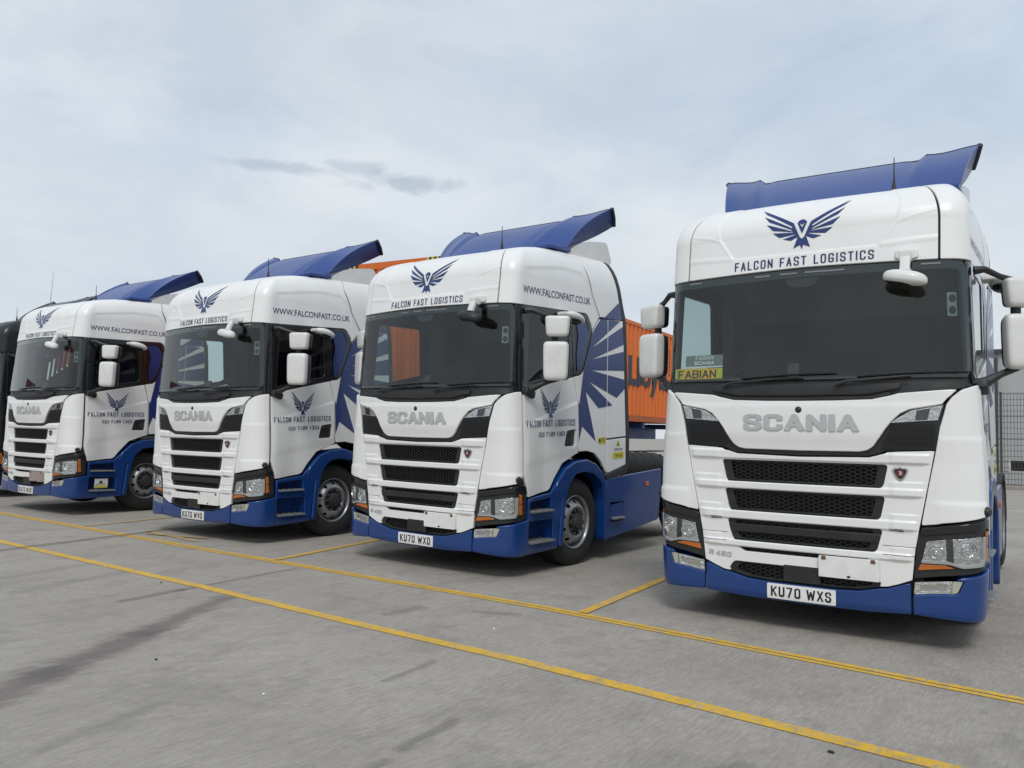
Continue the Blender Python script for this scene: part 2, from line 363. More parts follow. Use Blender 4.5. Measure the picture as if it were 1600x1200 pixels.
# ------------------------------------------------------------------ lettering
C1 = [(1, .76), (1, .9), (.78, 1), (.22, 1), (0, .9), (0, .1), (.22, 0), (.78, 0), (1, .1), (1, .24)]
O1 = [(.22, 1), (.78, 1), (1, .9), (1, .1), (.78, 0), (.22, 0), (0, .1), (0, .9), (.22, 1)]
GL = {'A': [[(0, 0), (.5, 1), (1, 0)], [(.18, .3), (.82, .3)]], 'B': [[(0, 0), (0, 1), (.75, 1), (1, .9), (1, .62), (.75, .52), (0, .52)], [(.75, .52), (1, .42), (1, .1), (.75, 0), (0, 0)]],
 'C': [C1], 'D': [[(0, 0), (0, 1), (.7, 1), (1, .85), (1, .15), (.7, 0), (0, 0)]], 'E': [[(1, 1), (0, 1), (0, 0), (1, 0)], [(0, .5), (.8, .5)]],
 'F': [[(1, 1), (0, 1), (0, 0)], [(0, .5), (.85, .5)]], 'G': [C1[:-1] + [(1, .45), (.55, .45)]], 'I': [[(.5, 0), (.5, 1)]], 'K': [[(0, 0), (0, 1)], [(1, 1), (.05, .42)], [(.3, .58), (1, 0)]],
 'L': [[(0, 1), (0, 0), (1, 0)]], 'N': [[(0, 0), (0, 1), (1, 0), (1, 1)]], 'O': [O1], 'R': [[(0, 0), (0, 1), (.75, 1), (1, .9), (1, .6), (.75, .5), (0, .5)], [(.55, .5), (1, 0)]],
 'S': [[(1, .78), (1, .9), (.78, 1), (.22, 1), (0, .9), (0, .64), (.22, .53), (.78, .47), (1, .36), (1, .1), (.78, 0), (.22, 0), (0, .1), (0, .22)]],
 'T': [[(0, 1), (1, 1)], [(.5, 1), (.5, 0)]], 'U': [[(0, 1), (0, .1), (.22, 0), (.78, 0), (1, .1), (1, 1)]], 'V': [[(0, 1), (.5, 0), (1, 1)]],
 'W': [[(0, 1), (.22, 0), (.5, .8), (.78, 0), (1, 1)]], 'X': [[(0, 0), (1, 1)], [(0, 1), (1, 0)]], 'Y': [[(0, 1), (.5, .45), (1, 1)], [(.5, .45), (.5, 0)]], 'P': [[(0, 0), (0, 1), (.75, 1), (1, .9), (1, .58), (.75, .48), (0, .48)]],
 'M': [[(0, 0), (0, 1), (.5, .3), (1, 1), (1, 0)]], 'H': [[(0, 0), (0, 1)], [(1, 0), (1, 1)], [(0, .5), (1, .5)]],
 '0': [O1], '1': [[(.1, .8), (.5, 1), (.5, 0)]], '2': [[(0, .8), (0, .9), (.22, 1), (.78, 1), (1, .88), (1, .62), (0, 0), (1, 0)]], '3': [[(0, .8), (0, .9), (.22, 1), (.78, 1), (1, .9), (1, .62), (.75, .52), (.35, .52)], [(.75, .52), (1, .42), (1, .1), (.78, 0), (.22, 0), (0, .1), (0, .2)]],
 '4': [[(.8, 0), (.8, 1), (0, .28), (1, .28)]], '5': [[(1, 1), (0, 1), (0, .55), (.78, .58), (1, .48), (1, .1), (.78, 0), (.22, 0), (0, .1), (0, .2)]], '7': [[(0, 1), (1, 1), (.35, 0)]],
 '8': [[(.22, .52), (0, .62), (0, .9), (.22, 1), (.78, 1), (1, .9), (1, .62), (.78, .52), (.22, .52), (0, .42), (0, .1), (.22, 0), (.78, 0), (1, .1), (1, .42), (.78, .52)]],
 '9': [[(0, .12), (.22, 0), (.78, 0), (1, .1), (1, .9), (.78, 1), (.22, 1), (0, .9), (0, .58), (.22, .47), (1, .47)]], '.': [[(.5, 0), (.5, .02)]], '-': [[(0, .45), (1, .45)]]}
WID = {'I': .0, '1': .45, '.': 0.0, 'W': 1.45, 'M': 1.25, 'L': .85, 'F': .88, 'E': .9, 'T': .95}
def text_polys(s, width, height, w=.42, st=.13, gap=.16, space=.34, slant=0):
    out = []; x = 0
    for ch in s:
        if ch == ' ': x += space; continue
        gw = w * WID.get(ch, 1) if ch not in 'I.' else st
        W = max(gw - st, 0.0)
        for pl in GL[ch]:
            P = [Vector((x + st / 2 + px * W, st / 2 + py * (1 - st))) for px, py in pl]
            closed = (P[0] - P[-1]).length < 1e-6
            for i in range(len(P) - 1):
                a, b = P[i].copy(), P[i + 1].copy(); d = (b - a); 
                if d.length < 1e-6: continue
                d.normalize(); n = Vector((-d.y, d.x)) * st / 2
                if not closed and i == 0: a -= d * st / 2
                if not closed and i == len(P) - 2: b += d * st / 2
                out.append([a + n, a - n, b - n, b + n])
            js = P[1:-1] + ([P[0]] if closed else [])
            for j in js:
                out.append([j + Vector((math.cos(k * math.pi / 4 + .39), math.sin(k * math.pi / 4 + .39))) * st / 2 * 1.05 for k in range(8)])
        x += gw + gap
    tot = x - gap
    sx = width / tot
    return [[((p.x + slant * p.y) * sx, min(max(p.y, 0), 1) * height) for p in q] for q in out]
def put(polys, u0, t0, du=0): # place, shear: t rises du per unit of u
    return [[(u0 + p[0], t0 + p[1] + du * p[0]) for p in q] for q in polys]
def font_polys(s, width, height, bold=.0, spacing=1.0):
    cu = bpy.data.curves.new('lettering', 'FONT'); cu.body = s; cu.size = 1; cu.offset = bold; cu.space_character = spacing; cu.resolution_u = 3; cu.fill_mode = 'BOTH'
    o = bpy.data.objects.new('lettering', cu); link(o); dg = bpy.context.evaluated_depsgraph_get(); me = bpy.data.meshes.new_from_object(o.evaluated_get(dg))
    bpy.data.objects.remove(o); vs = [v.co for v in me.vertices]
    x0 = min(v.x for v in vs); x1 = max(v.x for v in vs); y0 = min(v.y for v in vs); y1 = max(v.y for v in vs)
    out = [[((vs[i].x - x0) / (x1 - x0) * width, (vs[i].y - y0) / (y1 - y0) * height) for i in p.vertices] for p in me.polygons]
    bpy.data.meshes.remove(me); bpy.data.curves.remove(cu); return out
def decal_faces(name, faces, m, parent, h=.0035, S=cab, disp=None, res=.04):   # already triangulated polygons
    bm = bmesh.new(); 
    for q in faces: bm.faces.new([bm.verts.new((p[0], p[1], 0)) for p in q])
    bmesh.ops.remove_doubles(bm, verts=bm.verts, dist=1e-5)
    for ax in (0, 1):
        lo = min(x.co[ax] for x in bm.verts); hi = max(x.co[ax] for x in bm.verts); k = math.ceil(lo / res)
        while k * res < hi:
            co = [0, 0, 0]; no = [0, 0, 0]; co[ax] = k * res; no[ax] = 1
            bmesh.ops.bisect_plane(bm, geom=bm.verts[:] + bm.edges[:] + bm.faces[:], plane_co=co, plane_no=no, dist=1e-6); k += 1
    for f in bm.faces:
        if f.normal.z < 0: f.normal_flip()
    for v in bm.verts:
        a, b = v.co.x, v.co.y; v.co = S(a, b) + snormal(S, a, b) * (h + (disp(a, b) if disp else 0))
    me = bpy.data.meshes.new(name); bm.to_mesh(me); bm.free(); return mesh_obj(name, me, m, parent)

# the falcon emblem, drawn from the right wing; coordinates about the head, 1 = wing span / 2
def falcon():
    P = lambda L: [((x - 645) / 665.0, (375 - y) / 665.0) for x, y in L]
    wing = [P([(765, 412), (1308, 112), (1205, 212), (775, 462), (795, 474), (1228, 250), (1130, 352), (775, 507), (790, 516), (1165, 385), (1062, 482), (760, 530), (775, 536), (1062, 517), (965, 585), (735, 560), (740, 570), (915, 612), (800, 640), (703, 598), (655, 648)])]
    tail = [P([(645, 628), (700, 590), (762, 747), (668, 708), (645, 765), (622, 708), (528, 747), (590, 590)])]
    head = [P([(578, 418), (592, 392), (618, 376), (645, 371), (672, 376), (698, 392), (712, 418), (645, 562)])]
    cut = [P([(603, 415), (645, 447), (687, 415), (645, 480)])]
    return wing + [[(-x, y) for x, y in w] for w in wing] + tail + head, cut
FALCON, FALCUT = falcon()
def emblem(sc, scy, u0, t0): f = lambda q: [(u0 + x * sc, t0 + y * scy) for x, y in q]; return [f(q) for q in FALCON], [f(q) for q in FALCUT]

# ------------------------------------------------------------------ LORRY
lorry = empty('lorry_tractor')
T = lorry
def ss(a, b, x): t = min(1, max(0, (x - a) / (b - a))); return t * t * (3 - 2 * t)
def seg_dist(p, a, b):
    ax, ay = a; bx, by = b; t = ((p[0] - ax) * (bx - ax) + (p[1] - ay) * (by - ay)) / ((bx - ax) ** 2 + (by - ay) ** 2); t = min(1, max(0, t)); return math.hypot(p[0] - ax - t * (bx - ax), p[1] - ay - t * (by - ay))
# roof front with its pressed recess
EMB = sym([(0, 3.9), (.73, 3.9), (.74, 3.42), (.69, 3.25), (.585, 3.085), (.55, 3.075), (0, 3.068)])
EMB2 = [(2, 3.9), (.80, 3.9), (.80, 3.285), (.98, 3.325), (2, 3.33)]
def sd(p, poly):
    d = min(seg_dist(p, poly[i - 1], poly[i]) for i in range(len(poly))); return d if in_poly(p, poly) else -d
LED = [(.6, 3.075), (.80, 3.09), (1.0, 3.10)]
def roof_disp(u, t):
    a = abs(u); p = (a, t)
    d = -.006 * ss(-.014, .010, sd(p, EMB)) if a < .8 and t > 3.03 else 0
    l2 = [(.585, 3.085), (.69, 3.24), (.80, 3.285), (.99, 3.325)]
    dl = min(seg_dist(p, l2[i], l2[i + 1]) for i in range(3)); d += .003 * ss(.018, .003, dl)
    dl = min(seg_dist(p, LED[i], LED[i + 1]) for i in range(2)); d += .004 * ss(.032, .004, dl)
    return d
panel('roof_front', sym([(0, 3.722), (.986, 3.722), (.986, 2.928), (0, 2.942)]), M['white'], T, res=(.010, .009), disp=roof_disp)
def side_disp(u, t):
    a = abs(u); l = [(1.34, 3.36), (2.07, 3.43), (2.5, 3.42), (2.66, 3.33), (2.86, 2.99)]
    d = min(seg_dist((a, t), l[i], l[i + 1]) for i in range(4)); below = 1 if t < tab([(1.3, 3.36), (2.07, 3.43), (2.5, 3.42), (2.66, 3.33), (2.86, 2.99)], a) else 0
    return (-.010 * ss(0, .05, d) * below if a > 1.3 else 0) * ss(1.3, 1.42, a)
RS = [(.995, 3.722), (.995, 2.927), (1.255, 2.920), (2.20, 2.968), (2.60, 2.992, .06), (2.70, 2.86, .02), (2.72, 2.80), (2.875, 2.975, .02), (2.70, 3.24), (2.585, 3.455, .04), (2.63, 3.66), (2.64, 3.722)]
RSr = rnd(RS, 0)
EXU = rnd([(2.655, 3.722), (2.64, 3.66), (2.60, 3.465, .04), (2.712, 3.245), (2.888, 2.985), (3.44, 3.022), (3.35, 3.25), (3.165, 3.69), (3.15, 3.722)], 0)
SIDEP = rnd([(2.447, 1.335), (2.397, 1.956), (2.325, 2.215), (2.47, 2.242, .03), (2.545, 2.30, .03), (2.728, 2.79), (2.885, 2.962), (3.062, 2.978), (3.075, 1.49), (3.072, 1.08), (3.03, 1.12), (2.95, 1.215), (2.80, 1.315), (2.62, 1.345)], 0)
EXM = rnd([(3.070, 2.980), (3.445, 3.008), (3.475, 2.70), (3.50, 2.30), (3.555, 1.53), (3.083, 1.495)], 0)
EXL = rnd([(3.080, 1.480), (3.555, 1.515), (3.56, 1.17), (3.50, 1.155, .03), (3.10, 1.068, .03)], 0)
EDGE = rnd([(3.165, 3.722), (3.18, 3.69), (3.362, 3.25), (3.456, 3.02), (3.487, 2.70), (3.512, 2.30), (3.568, 1.52), (3.572, 1.16), (3.50, 1.13), (3.08, 1.04), (3.10, 1.005), (3.56, 1.06), (3.64, 1.15), (3.64, 1.52), (3.575, 2.30), (3.55, 2.70), (3.52, 3.03), (3.42, 3.28), (3.25, 3.722)], 0)
DOOR = rnd([(1.287, 1.985), (1.287, 1.10), (1.302, 1.03), (1.362, .862, .01), (1.835, .908, .05), (1.925, 1.03), (2.09, 1.205), (2.36, 1.305), (2.432, 1.325), (2.386, 1.956), (2.31, 2.208, .01)], 0)
FRAME = rnd([(1.302, 1.998), (1.29, 2.912), (2.215, 2.958), (2.238, 2.89), (2.298, 2.22)], 0)
WINH = rnd([(1.375, 2.075), (2.225, 2.262), (2.185, 2.885), (1.42, 2.862)], .05)
QG = rnd([(2.245, 2.957), (2.585, 2.978, .04), (2.682, 2.85, .03), (2.72, 2.78), (2.53, 2.315, .04), (2.46, 2.258, .03), (2.317, 2.228)], 0)
CORNER = rnd([(1.018, 1.834), (1.045, 1.885), (1.10, 1.94, .05), (1.20, 1.975, .04), (1.276, 1.985), (1.276, 1.10), (1.262, 1.035, .02), (1.235, 1.014), (.953, .942), (.857, .928), (.905, 1.2), (.960, 1.49)], 0)
def corner_disp(u, t):
    a = abs(u); e = .55 + .45 * min(1, max(0, (a - .9) / .3))
    return (.007 * ss(1.60, 1.565, t) + .010 * ss(1.13, 1.085, t)) * e * ss(.9, 1.0, a) * ss(1.29, 1.22, a)
def door_disp(u, t):
    a = abs(u); l = 1.60 + (a - 1.3) * .28
    d = .010 * ss(l + .035, l - .01, t) - .006 * ss(1.24 + (a - 1.3) * .16, 1.12 + (a - 1.3) * .16, t)
    return d * ss(1.287, 1.36, a) * ss(2.432, 2.40, a)
HANDLE = rnd([(2.165, 1.578), (2.118, 1.398), (2.355, 1.405), (2.365, 1.605)], .03)
CAR = {}
decal('dark_gap_backing', sym([(0, 3.70), (2.9, 3.70), (3.15, 3.60), (3.40, 3.02), (2.89, 2.93), (2.75, 2.84), (2.6, 2.975), (1.26, 2.90), (0, 2.915)]), M['seal'], T, h=-.036, res=(.05, .05))  # near-black sheets added behind the panels so the gaps read as shade
for sg_ in (1, -1):
    q_ = [(1.02, 1.80), (1.15, 1.93), (1.26, 1.97), (2.28, 2.19), (2.5, 2.22), (2.58, 2.29), (2.75, 2.80), (2.9, 2.95), (3.42, 3.0), (3.53, 1.2), (3.12, 1.10), (2.95, 1.24), (2.7, 1.37), (2.3, 1.32), (2.05, 1.2), (1.88, .96), (1.38, .90), (1.24, 1.03), (.88, .95), (.97, 1.49)]
    decal('dark_gap_backing', q_ if sg_ > 0 else mirror(q_), M['seal'], T, h=-.036, res=(.05, .05))
for sgn, mir in ((1, lambda q: q), (-1, mirror)):
    hol = [mir(WINH)]
    panel('roof_side', mir(RSr), M['white'], T, disp=side_disp, res=(.020, .012))
    up = panel('wind_deflector_panel', mir(EXU), M['white'], T, res=(.1, .05))
    panel('cab_side_panel', mir(SIDEP), M['white'], T, holes=[])
    panel('wind_deflector_panel', mir(EXM), M['white'], T)
    panel('wind_deflector_panel', mir(EXL), M['white'], T)
    panel('rear_edge_trim', mir(EDGE), M['black'], T, th=.05, bev=.01)
    panel('corner_panel', mir(CORNER), M['white'], T, disp=corner_disp, res=(.02, .014), bev=.008)
    door = panel('door', mir(DOOR), M['white'], T, holes=[mir(HANDLE)], disp=door_disp, res=(.018, .013))
    hb = panel('handle_recess', mir(HANDLE), M['gloss_black'], door, h=-.022, th=.004, bev=.001)
    hm = panel('handle', mir(rnd([(2.15, 1.565), (2.32, 1.585), (2.318, 1.545), (2.145, 1.525)], .01)), M['black'], door, h=.0, th=.02, bev=.006)
    panel('window_frame', mir(FRAME), M['gloss_black'], door, h=-.006, holes=hol, bev=.008)
    panel('window_glass', mir(rnd([(1.36, 2.055), (2.24, 2.25), (2.20, 2.90), (1.40, 2.875)], .04)), M['side_glass'], door, h=-.014, th=0)
    qg = panel('quarter_window', mir(QG), M['gloss_black'], T, h=-.006, th=.02, bev=.004, holes=[mir(rnd([(2.30, 2.92), (2.56, 2.94), (2.64, 2.81), (2.475, 2.32), (2.36, 2.27)], .03))])
    panel('window_glass', mir(rnd([(2.29, 2.93), (2.57, 2.95), (2.655, 2.81), (2.485, 2.31), (2.35, 2.26)], .03)), M['side_glass'], qg, h=-.010, th=0)
    # side livery: dark blue wing of rays
    RAY = [(1.49, 2.28), (1.60, 2.56), (1.70, 2.80), (1.858, 2.955), (1.96, 2.99), (2.32, 3.225), (2.405, 3.028), (1.662, 2.582), (2.417, 2.929), (2.448, 2.705), (1.676, 2.447), (2.455, 2.614), (2.472, 2.369), (1.657, 2.316), (2.478, 2.254), (2.482, 2.136), (2.282, 2.012), (1.613, 2.18), (2.179, 1.913), (1.847, 1.866), (1.546, 2.053), (1.787, 1.464), (1.481, 1.638), (1.413, 1.462), (1.385, 1.95), (1.411, 1.883)]
    ry = [(y + 1.02, z) for y, z in RAY]
    # the vinyl is cut at the panel joints
    decal('livery_rays', mir(ry), M['livery'], T, h=.0035, res=(.08, .08), holes=[mir([(3.0575, 1.4), (3.0575, 3.0), (3.0745, 3.0), (3.0745, 1.4)]), mir([(2.7, 2.955), (2.7, 2.962), (3.06, 2.987), (3.6, 3.025), (3.6, 3.012), (3.06, 2.972)])] )
    decal('blue_glass_patch', mir(rnd([(2.32, 2.91), (2.53, 2.925), (2.625, 2.76), (2.56, 2.52), (2.46, 2.31), (2.38, 2.28), (2.36, 2.5), (2.40, 2.7)], .05)), M['livery'], T, h=-.002)  # blue patch laid over the quarter glass
    # lower bodywork
    CB = rnd([(.797, .268), (.798, .512), (.80, .520), (1.077, .572), (1.30, .608), (1.37, .628), (1.385, .60), (1.385, .235), (1.24, .236)], 0)
    FOG = rnd([(.812, .508), (1.030, .537), (1.085, .546, .02), (1.058, .455, .03), (1.026, .449), (.805, .420)], .008)
    bc = panel('bumper_corner', mir(CB), M['blue'], T, h=.008, bev=.012, holes=[mir(FOG)], res=(.04, .05), disp=lambda u, t: -.012 * ss(.29, .235, t))
    fl = panel('fog_lamp', mir(FOG), M['fog_lens'], T, h=-.012, th=.003, bev=.001)
    panel('lamp_surround', mir(rnd([(.815, .503), (1.028, .532), (1.024, .452), (.808, .425)], .008)), M['chrome'], fl, h=-.002, th=.008, bev=.002, holes=[mir([(.845, .496), (1.012, .518), (1.010, .466), (.842, .444)])])
    panel('lamp_lens', mir([(.84, .498), (1.015, .52), (1.013, .464), (.838, .442)]), M['lens'], fl, h=-.004, th=0)
    panel('corner_lens', mir(rnd([(1.036, .536), (1.080, .543), (1.056, .460), (1.034, .452)], .008)), M['dull_lens'], fl, h=.0, th=.008, bev=.002)
    # side step unit
    SP = rnd([(1.392, .235), (1.99, .262), (2.06, .85), (2.02, .90), (1.93, .985), (1.84, .893), (1.38, .848), (1.392, .62)], 0)
    up_h = rnd([(1.42, .69), (1.85, .70), (1.84, .835), (1.42, .805)], .02); lo_h = rnd([(1.42, .375), (1.88, .365), (1.88, .60), (1.42, .60)], .02)
    st = panel('step_panel', mir(SP), M['blue'], T, h=.0, bev=.01, holes=[mir(up_h), mir(lo_h)], res=(.04, .08), disp=lambda u, t: -.012 * ss(.29, .235, t) + .036 * ss(1.42, 1.75, abs(u)))
    sx = sgn
    for hz in ((1.42, 1.88, .36, .61), (1.42, 1.86, .685, .84)):
        bm = bmesh.new(); y0, y1, z0, z1 = hz[0] - 1.02, hz[1] - 1.02, hz[2], hz[3]
        q = [(1.05, y0, z0), (1.05, y1, z0), (1.05, y1, z1), (1.05, y0, z1)]; w = [(1.225, y0, z0), (1.225, y1, z0), (1.225, y1, z1), (1.225, y0, z1)]
        a = [bm.verts.new((p[0] * sx, p[1], p[2])) for p in q]; b = [bm.verts.new((p[0] * sx, p[1], p[2])) for p in w]; bm.faces.new(a)
        for i in range(4): bm.faces.new((a[i], a[(i + 1) % 4], b[(i + 1) % 4], b[i]))
        from_bm('step_recess', bm, M['blue'], st)
    for y0, y1, z, n in ((.41, .85, .372, 'lower'), (.41, .82, .70, 'upper')):
        s2 = box_obj('step', (1.175 * sx, (y0 + y1) / 2, z), (.23, y1 - y0, .022), M['tread'], T, bev=.006)
        bm = bmesh.new()
        for i in range(9):
            for j in range(4):
                if (i + j) % 2: continue
                box(bm, ((1.09 + j * .058) * sx, y0 + .03 + i * (y1 - y0 - .06) / 8, z + .014), (.03, .022, .008))
        t2 = from_bm('tread_teeth', bm, M['steel'], s2); t2['kind'] = 'stuff'
    # wheel arch
    AR = [(.86, .87), (.94, 1.01), (1.10, 1.16), (1.30, 1.235), (1.55, 1.255), (1.75, 1.20), (1.92, 1.09), (2.01, .95), (2.05, .70), (2.05, .25), (1.985, .25), (1.975, .75), (1.93, .92), (1.85, 1.00), (1.70, 1.075), (1.5, 1.10), (1.32, 1.075), (1.20, .98), (1.14, .85), (1.11, .70), (1.06, .27), (.985, .27), (1.04, .82)]
    S2 = side_plane(1.252)
    fe = panel('wheel_arch', [(sgn * p[0], p[1]) for p in (rnd(AR, 0) if sgn > 0 else list(reversed(rnd(AR, 0))))], M['blue'], T, h=0, th=.16, bev=.02, S=S2, res=(.08, .08))
    bm = bmesh.new(); arc = [(1.02, .28), (1.06, .70), (1.10, .85), (1.17, .99), (1.30, 1.09), (1.5, 1.125), (1.72, 1.09), (1.87, 1.01), (1.95, .92), (1.99, .75), (2.0, .28)]
    va = [[bm.verts.new((x * sx, y, z)) for x in (1.225, .70)] for y, z in arc]
    for p, q in zip(va, va[1:]): bm.faces.new((p[0], p[1], q[1], q[0]))
    vb = [bm.verts.new((.70 * sx, y, z)) for y, z in arc]; bm.faces.new(vb)
    from_bm('arch_liner', bm, M['black'], T)
    bm = bmesh.new(); arc = [(.82, .86), (.92, 1.03), (1.08, 1.20), (1.34, 1.30), (1.62, 1.34), (1.80, 1.31), (1.95, 1.21), (2.04, 1.07), (2.06, .6)]
    va = [[bm.verts.new((x * sx, y, z)) for x in (1.19, .8)] for y, z in arc]
    for p, q in zip(va, va[1:]): bm.faces.new((p[0], p[1], q[1], q[0]))
    from_bm('arch_shield', bm, M['seal'], T)
    # headlamp
    BZ = rnd([(.868, .922), (.955, .933), (1.235, 1.006), (1.272, 1.022, .01), (1.295, 1.012, .01), (1.335, .93), (1.353, .85), (1.366, .636, .02), (1.30, .618), (1.077, .582), (.803, .532), (.826, .83)], 0)
    hd = panel('headlight', mir(BZ), M['black'], T, h=-.014, th=.03, bev=.006, res=(.03, .05))
    panel('brow', mir(rnd([(.862, .862), (.864, .905), (.96, .92), (1.24, .985), (1.30, .985), (1.33, .90), (1.24, .935), (1.0, .885)], .01)), M['gloss_black'], hd, h=.0, th=.02, bev=.008, res=(.03, .05))
    RF = rnd([(.895, .815), (1.197, .868, .015), (1.222, .70), (1.205, .664, .02), (1.074, .646, .01), (1.02, .668), (.862, .662)], .012)
    panel('reflector', mir(RF), M['chrome'], hd, h=-.006, th=.006, bev=.002, res=(.03, .04))
    for cu_, ct, ru, rt in ((.955, .745, .058, .058), (1.105, .768, .062, .068)):
        pts = [(cu_ + ru * math.cos(a), ct + rt * math.sin(a)) for a in [k * math.pi / 8 for k in range(16)]]
        inner = [(cu_ + ru * .9 * math.cos(a), ct + rt * .9 * math.sin(a)) for a in [k * math.pi / 8 for k in range(16)]]
        bowl = panel('lamp_ring', mir(pts), M['badge_silver'], hd, h=.002, th=.010, bev=.003, holes=[mir(inner)], res=(.03, .04))
        c0 = cab(sgn * cu_, ct); n0 = snormal(cab, sgn * cu_, ct); bm = bmesh.new(); rings = []
        for dd, rr in ((.0, .048), (-.02, .042), (-.04, .030), (-.05, .012)):
            e1 = (cab(sgn * cu_ + .01, ct) - cab(sgn * cu_ - .01, ct)).normalized(); e2 = n0.cross(e1)
            rings.append([bm.verts.new(c0 + n0 * (dd + .008) + e1 * rr * math.cos(k * math.pi / 8) + e2 * rr * math.sin(k * math.pi / 8)) for k in range(16)])
        for ra, rb in zip(rings, rings[1:]):
            for k in range(16): bm.faces.new((ra[k], ra[(k + 1) % 16], rb[(k + 1) % 16], rb[k]))
        bmesh.ops.create_icosphere(bm, subdivisions=2, radius=.014, matrix=Matrix.Translation(c0 + n0 * -.012))
        from_bm('reflector_bowl', bm, M['chrome'], hd, 40)
    panel('lamp_divider', mir(rnd([(1.012, .835), (1.035, .84), (1.04, .665), (1.015, .665)], .004)), M['dark_metal'], hd, h=.002, th=.010, bev=.003)
    panel('chrome_strip', mir(rnd([(.862, .676), (1.015, .682), (1.075, .656), (1.198, .672), (1.212, .70), (1.205, .86), (1.226, .864), (1.234, .70), (1.215, .655), (1.08, .640), (1.02, .664), (.860, .660)], .004)), M['badge_silver'], hd, h=.004, th=.010, bev=.003, res=(.03, .04))
    panel('indicator', mir(rnd([(.852, .645), (1.005, .650), (1.040, .635), (.838, .604)], .006)), M['amber'], hd, h=.0, th=.010, bev=.003, res=(.03, .04))
    panel('side_indicator', mir(rnd([(1.200, .884), (1.226, .886), (1.243, .792), (1.212, .787)], .005)) if 0 else mir(rnd([(1.242, .895), (1.262, .893), (1.270, .80), (1.247, .80)], .004)), M['amber'], hd, h=.0, th=.010, bev=.003)
    panel('side_indicator', mir(rnd([(1.247, .788), (1.270, .788), (1.280, .69), (1.250, .685)], .004)), M['amber'], hd, h=.0, th=.010, bev=.003)
    panel('lens_cover', mir(rnd([(.892, .822), (1.215, .875), (1.238, .69), (1.21, .652), (1.074, .640), (1.02, .655), (.855, .65)], .01)), M['lens'], hd, h=.014, th=0, res=(.03, .04))
    # upper lamps beside the bonnet
    dl = panel('upper_lamp', mir(rnd([(1.008, 1.822), (.978, 1.714), (.665, 1.690, .01), (.70, 1.716), (.80, 1.782, .02)], 0)), M['chrome'], T, h=-.014, th=.01, bev=.002, res=(.03, .03))
    panel('lamp_divider', mir([(.84, 1.78), (.93, 1.80), (.91, 1.715), (.83, 1.71)]), M['dark_metal'], dl, h=-.011, th=.003, bev=.001)
    panel('lens_cover', mir(rnd([(1.008, 1.820), (.978, 1.714), (.665, 1.690), (.70, 1.716), (.80, 1.780)], .004)), M['lens'], dl, h=-.004, th=0, res=(.04, .04))
    # mirrors
    mc = Vector((1.508 * sx, .44, 2.32)); rz = Matrix.Rotation(R(27) * sx, 3, 'Z')
    mm = bpy.data.objects.new('wing_mirror', None); link(mm); mm.parent = T
    def shell(nm_, c, sz, m_, tap=0, ex=.27):
        bm = bmesh.new(); bmesh.ops.create_uvsphere(bm, u_segments=36, v_segments=20, radius=1)
        for v in bm.verts:
            v.co = Vector([math.copysign(abs(q_) ** p_, q_) for q_, p_ in zip(v.co, (ex, .6, ex))]); k_ = max(abs(v.co.x), abs(v.co.z))
            v.co.x *= 1 + tap * v.co.z
        bmesh.ops.transform(bm, matrix=Matrix.Translation(c) @ rz.to_4x4() @ Matrix.Diagonal((sz[0] / 2, sz[1] / 2, sz[2] / 2, 1)), verts=bm.verts)
        return from_bm(nm_, bm, m_, mm, 70)
    shell('lower_mirror_cover', (1.508 * sx, .455, 2.317), (.268, .13, .418), M['white_dirty'], .04)
    shell('lower_mirror_back', (1.490 * sx, .525, 2.317), (.258, .12, .402), M['black'], .04)
    box_obj('lower_mirror_glass', (1.474 * sx, .578, 2.317), (.20, .012, .34), M['skyglass'], mm, rz)
    shell('upper_mirror_cover', (1.508 * sx, .475, 2.692), (.256, .13, .222), M['white_dirty'], .07)
    shell('upper_mirror_back', (1.490 * sx, .545, 2.692), (.248, .12, .206), M['black'], .07)
    tube_obj('mirror_neck', [(1.46 * sx, .50, 2.50), (1.46 * sx, .50, 2.60)], .035, M['black'], mm)
    tube_obj('mirror_arm', [(1.20 * sx, .31, 2.86), (1.27 * sx, .33, 2.865), (1.36 * sx, .42, 2.82), (1.46 * sx, .52, 2.785)], [.035, .026, .022, .03], M['black'], mm)
    tube_obj('mirror_arm', [(1.22 * sx, .33, 1.985), (1.27 * sx, .34, 2.01), (1.36 * sx, .42, 2.07), (1.47 * sx, .51, 2.13)], [.055, .04, .026, .028], M['black'], mm)
    box_obj('arm_base', (1.235 * sx, .34, 1.975), (.10, .17, .085), M['black'], mm, Matrix.Rotation(R(-18), 3, 'X'), .025)
    # small round lamp at the corner
    c0 = cab(sgn * 1.222, 1.048); n0 = snormal(cab, sgn * 1.222, 1.048)
    tube_obj('corner_knob', [c0 - n0 * .005, c0 + n0 * .02, c0 + n0 * .04], [.040, .039, .024], M['black'], T, 14)
    # pillar and door-top strip
    panel('pillar_trim', mir([(1.195, 2.915), (1.283, 2.915), (1.295, 2.0), (1.215, 2.0)]), M['gloss_black'], T, h=-.008, th=.03, bev=.006)
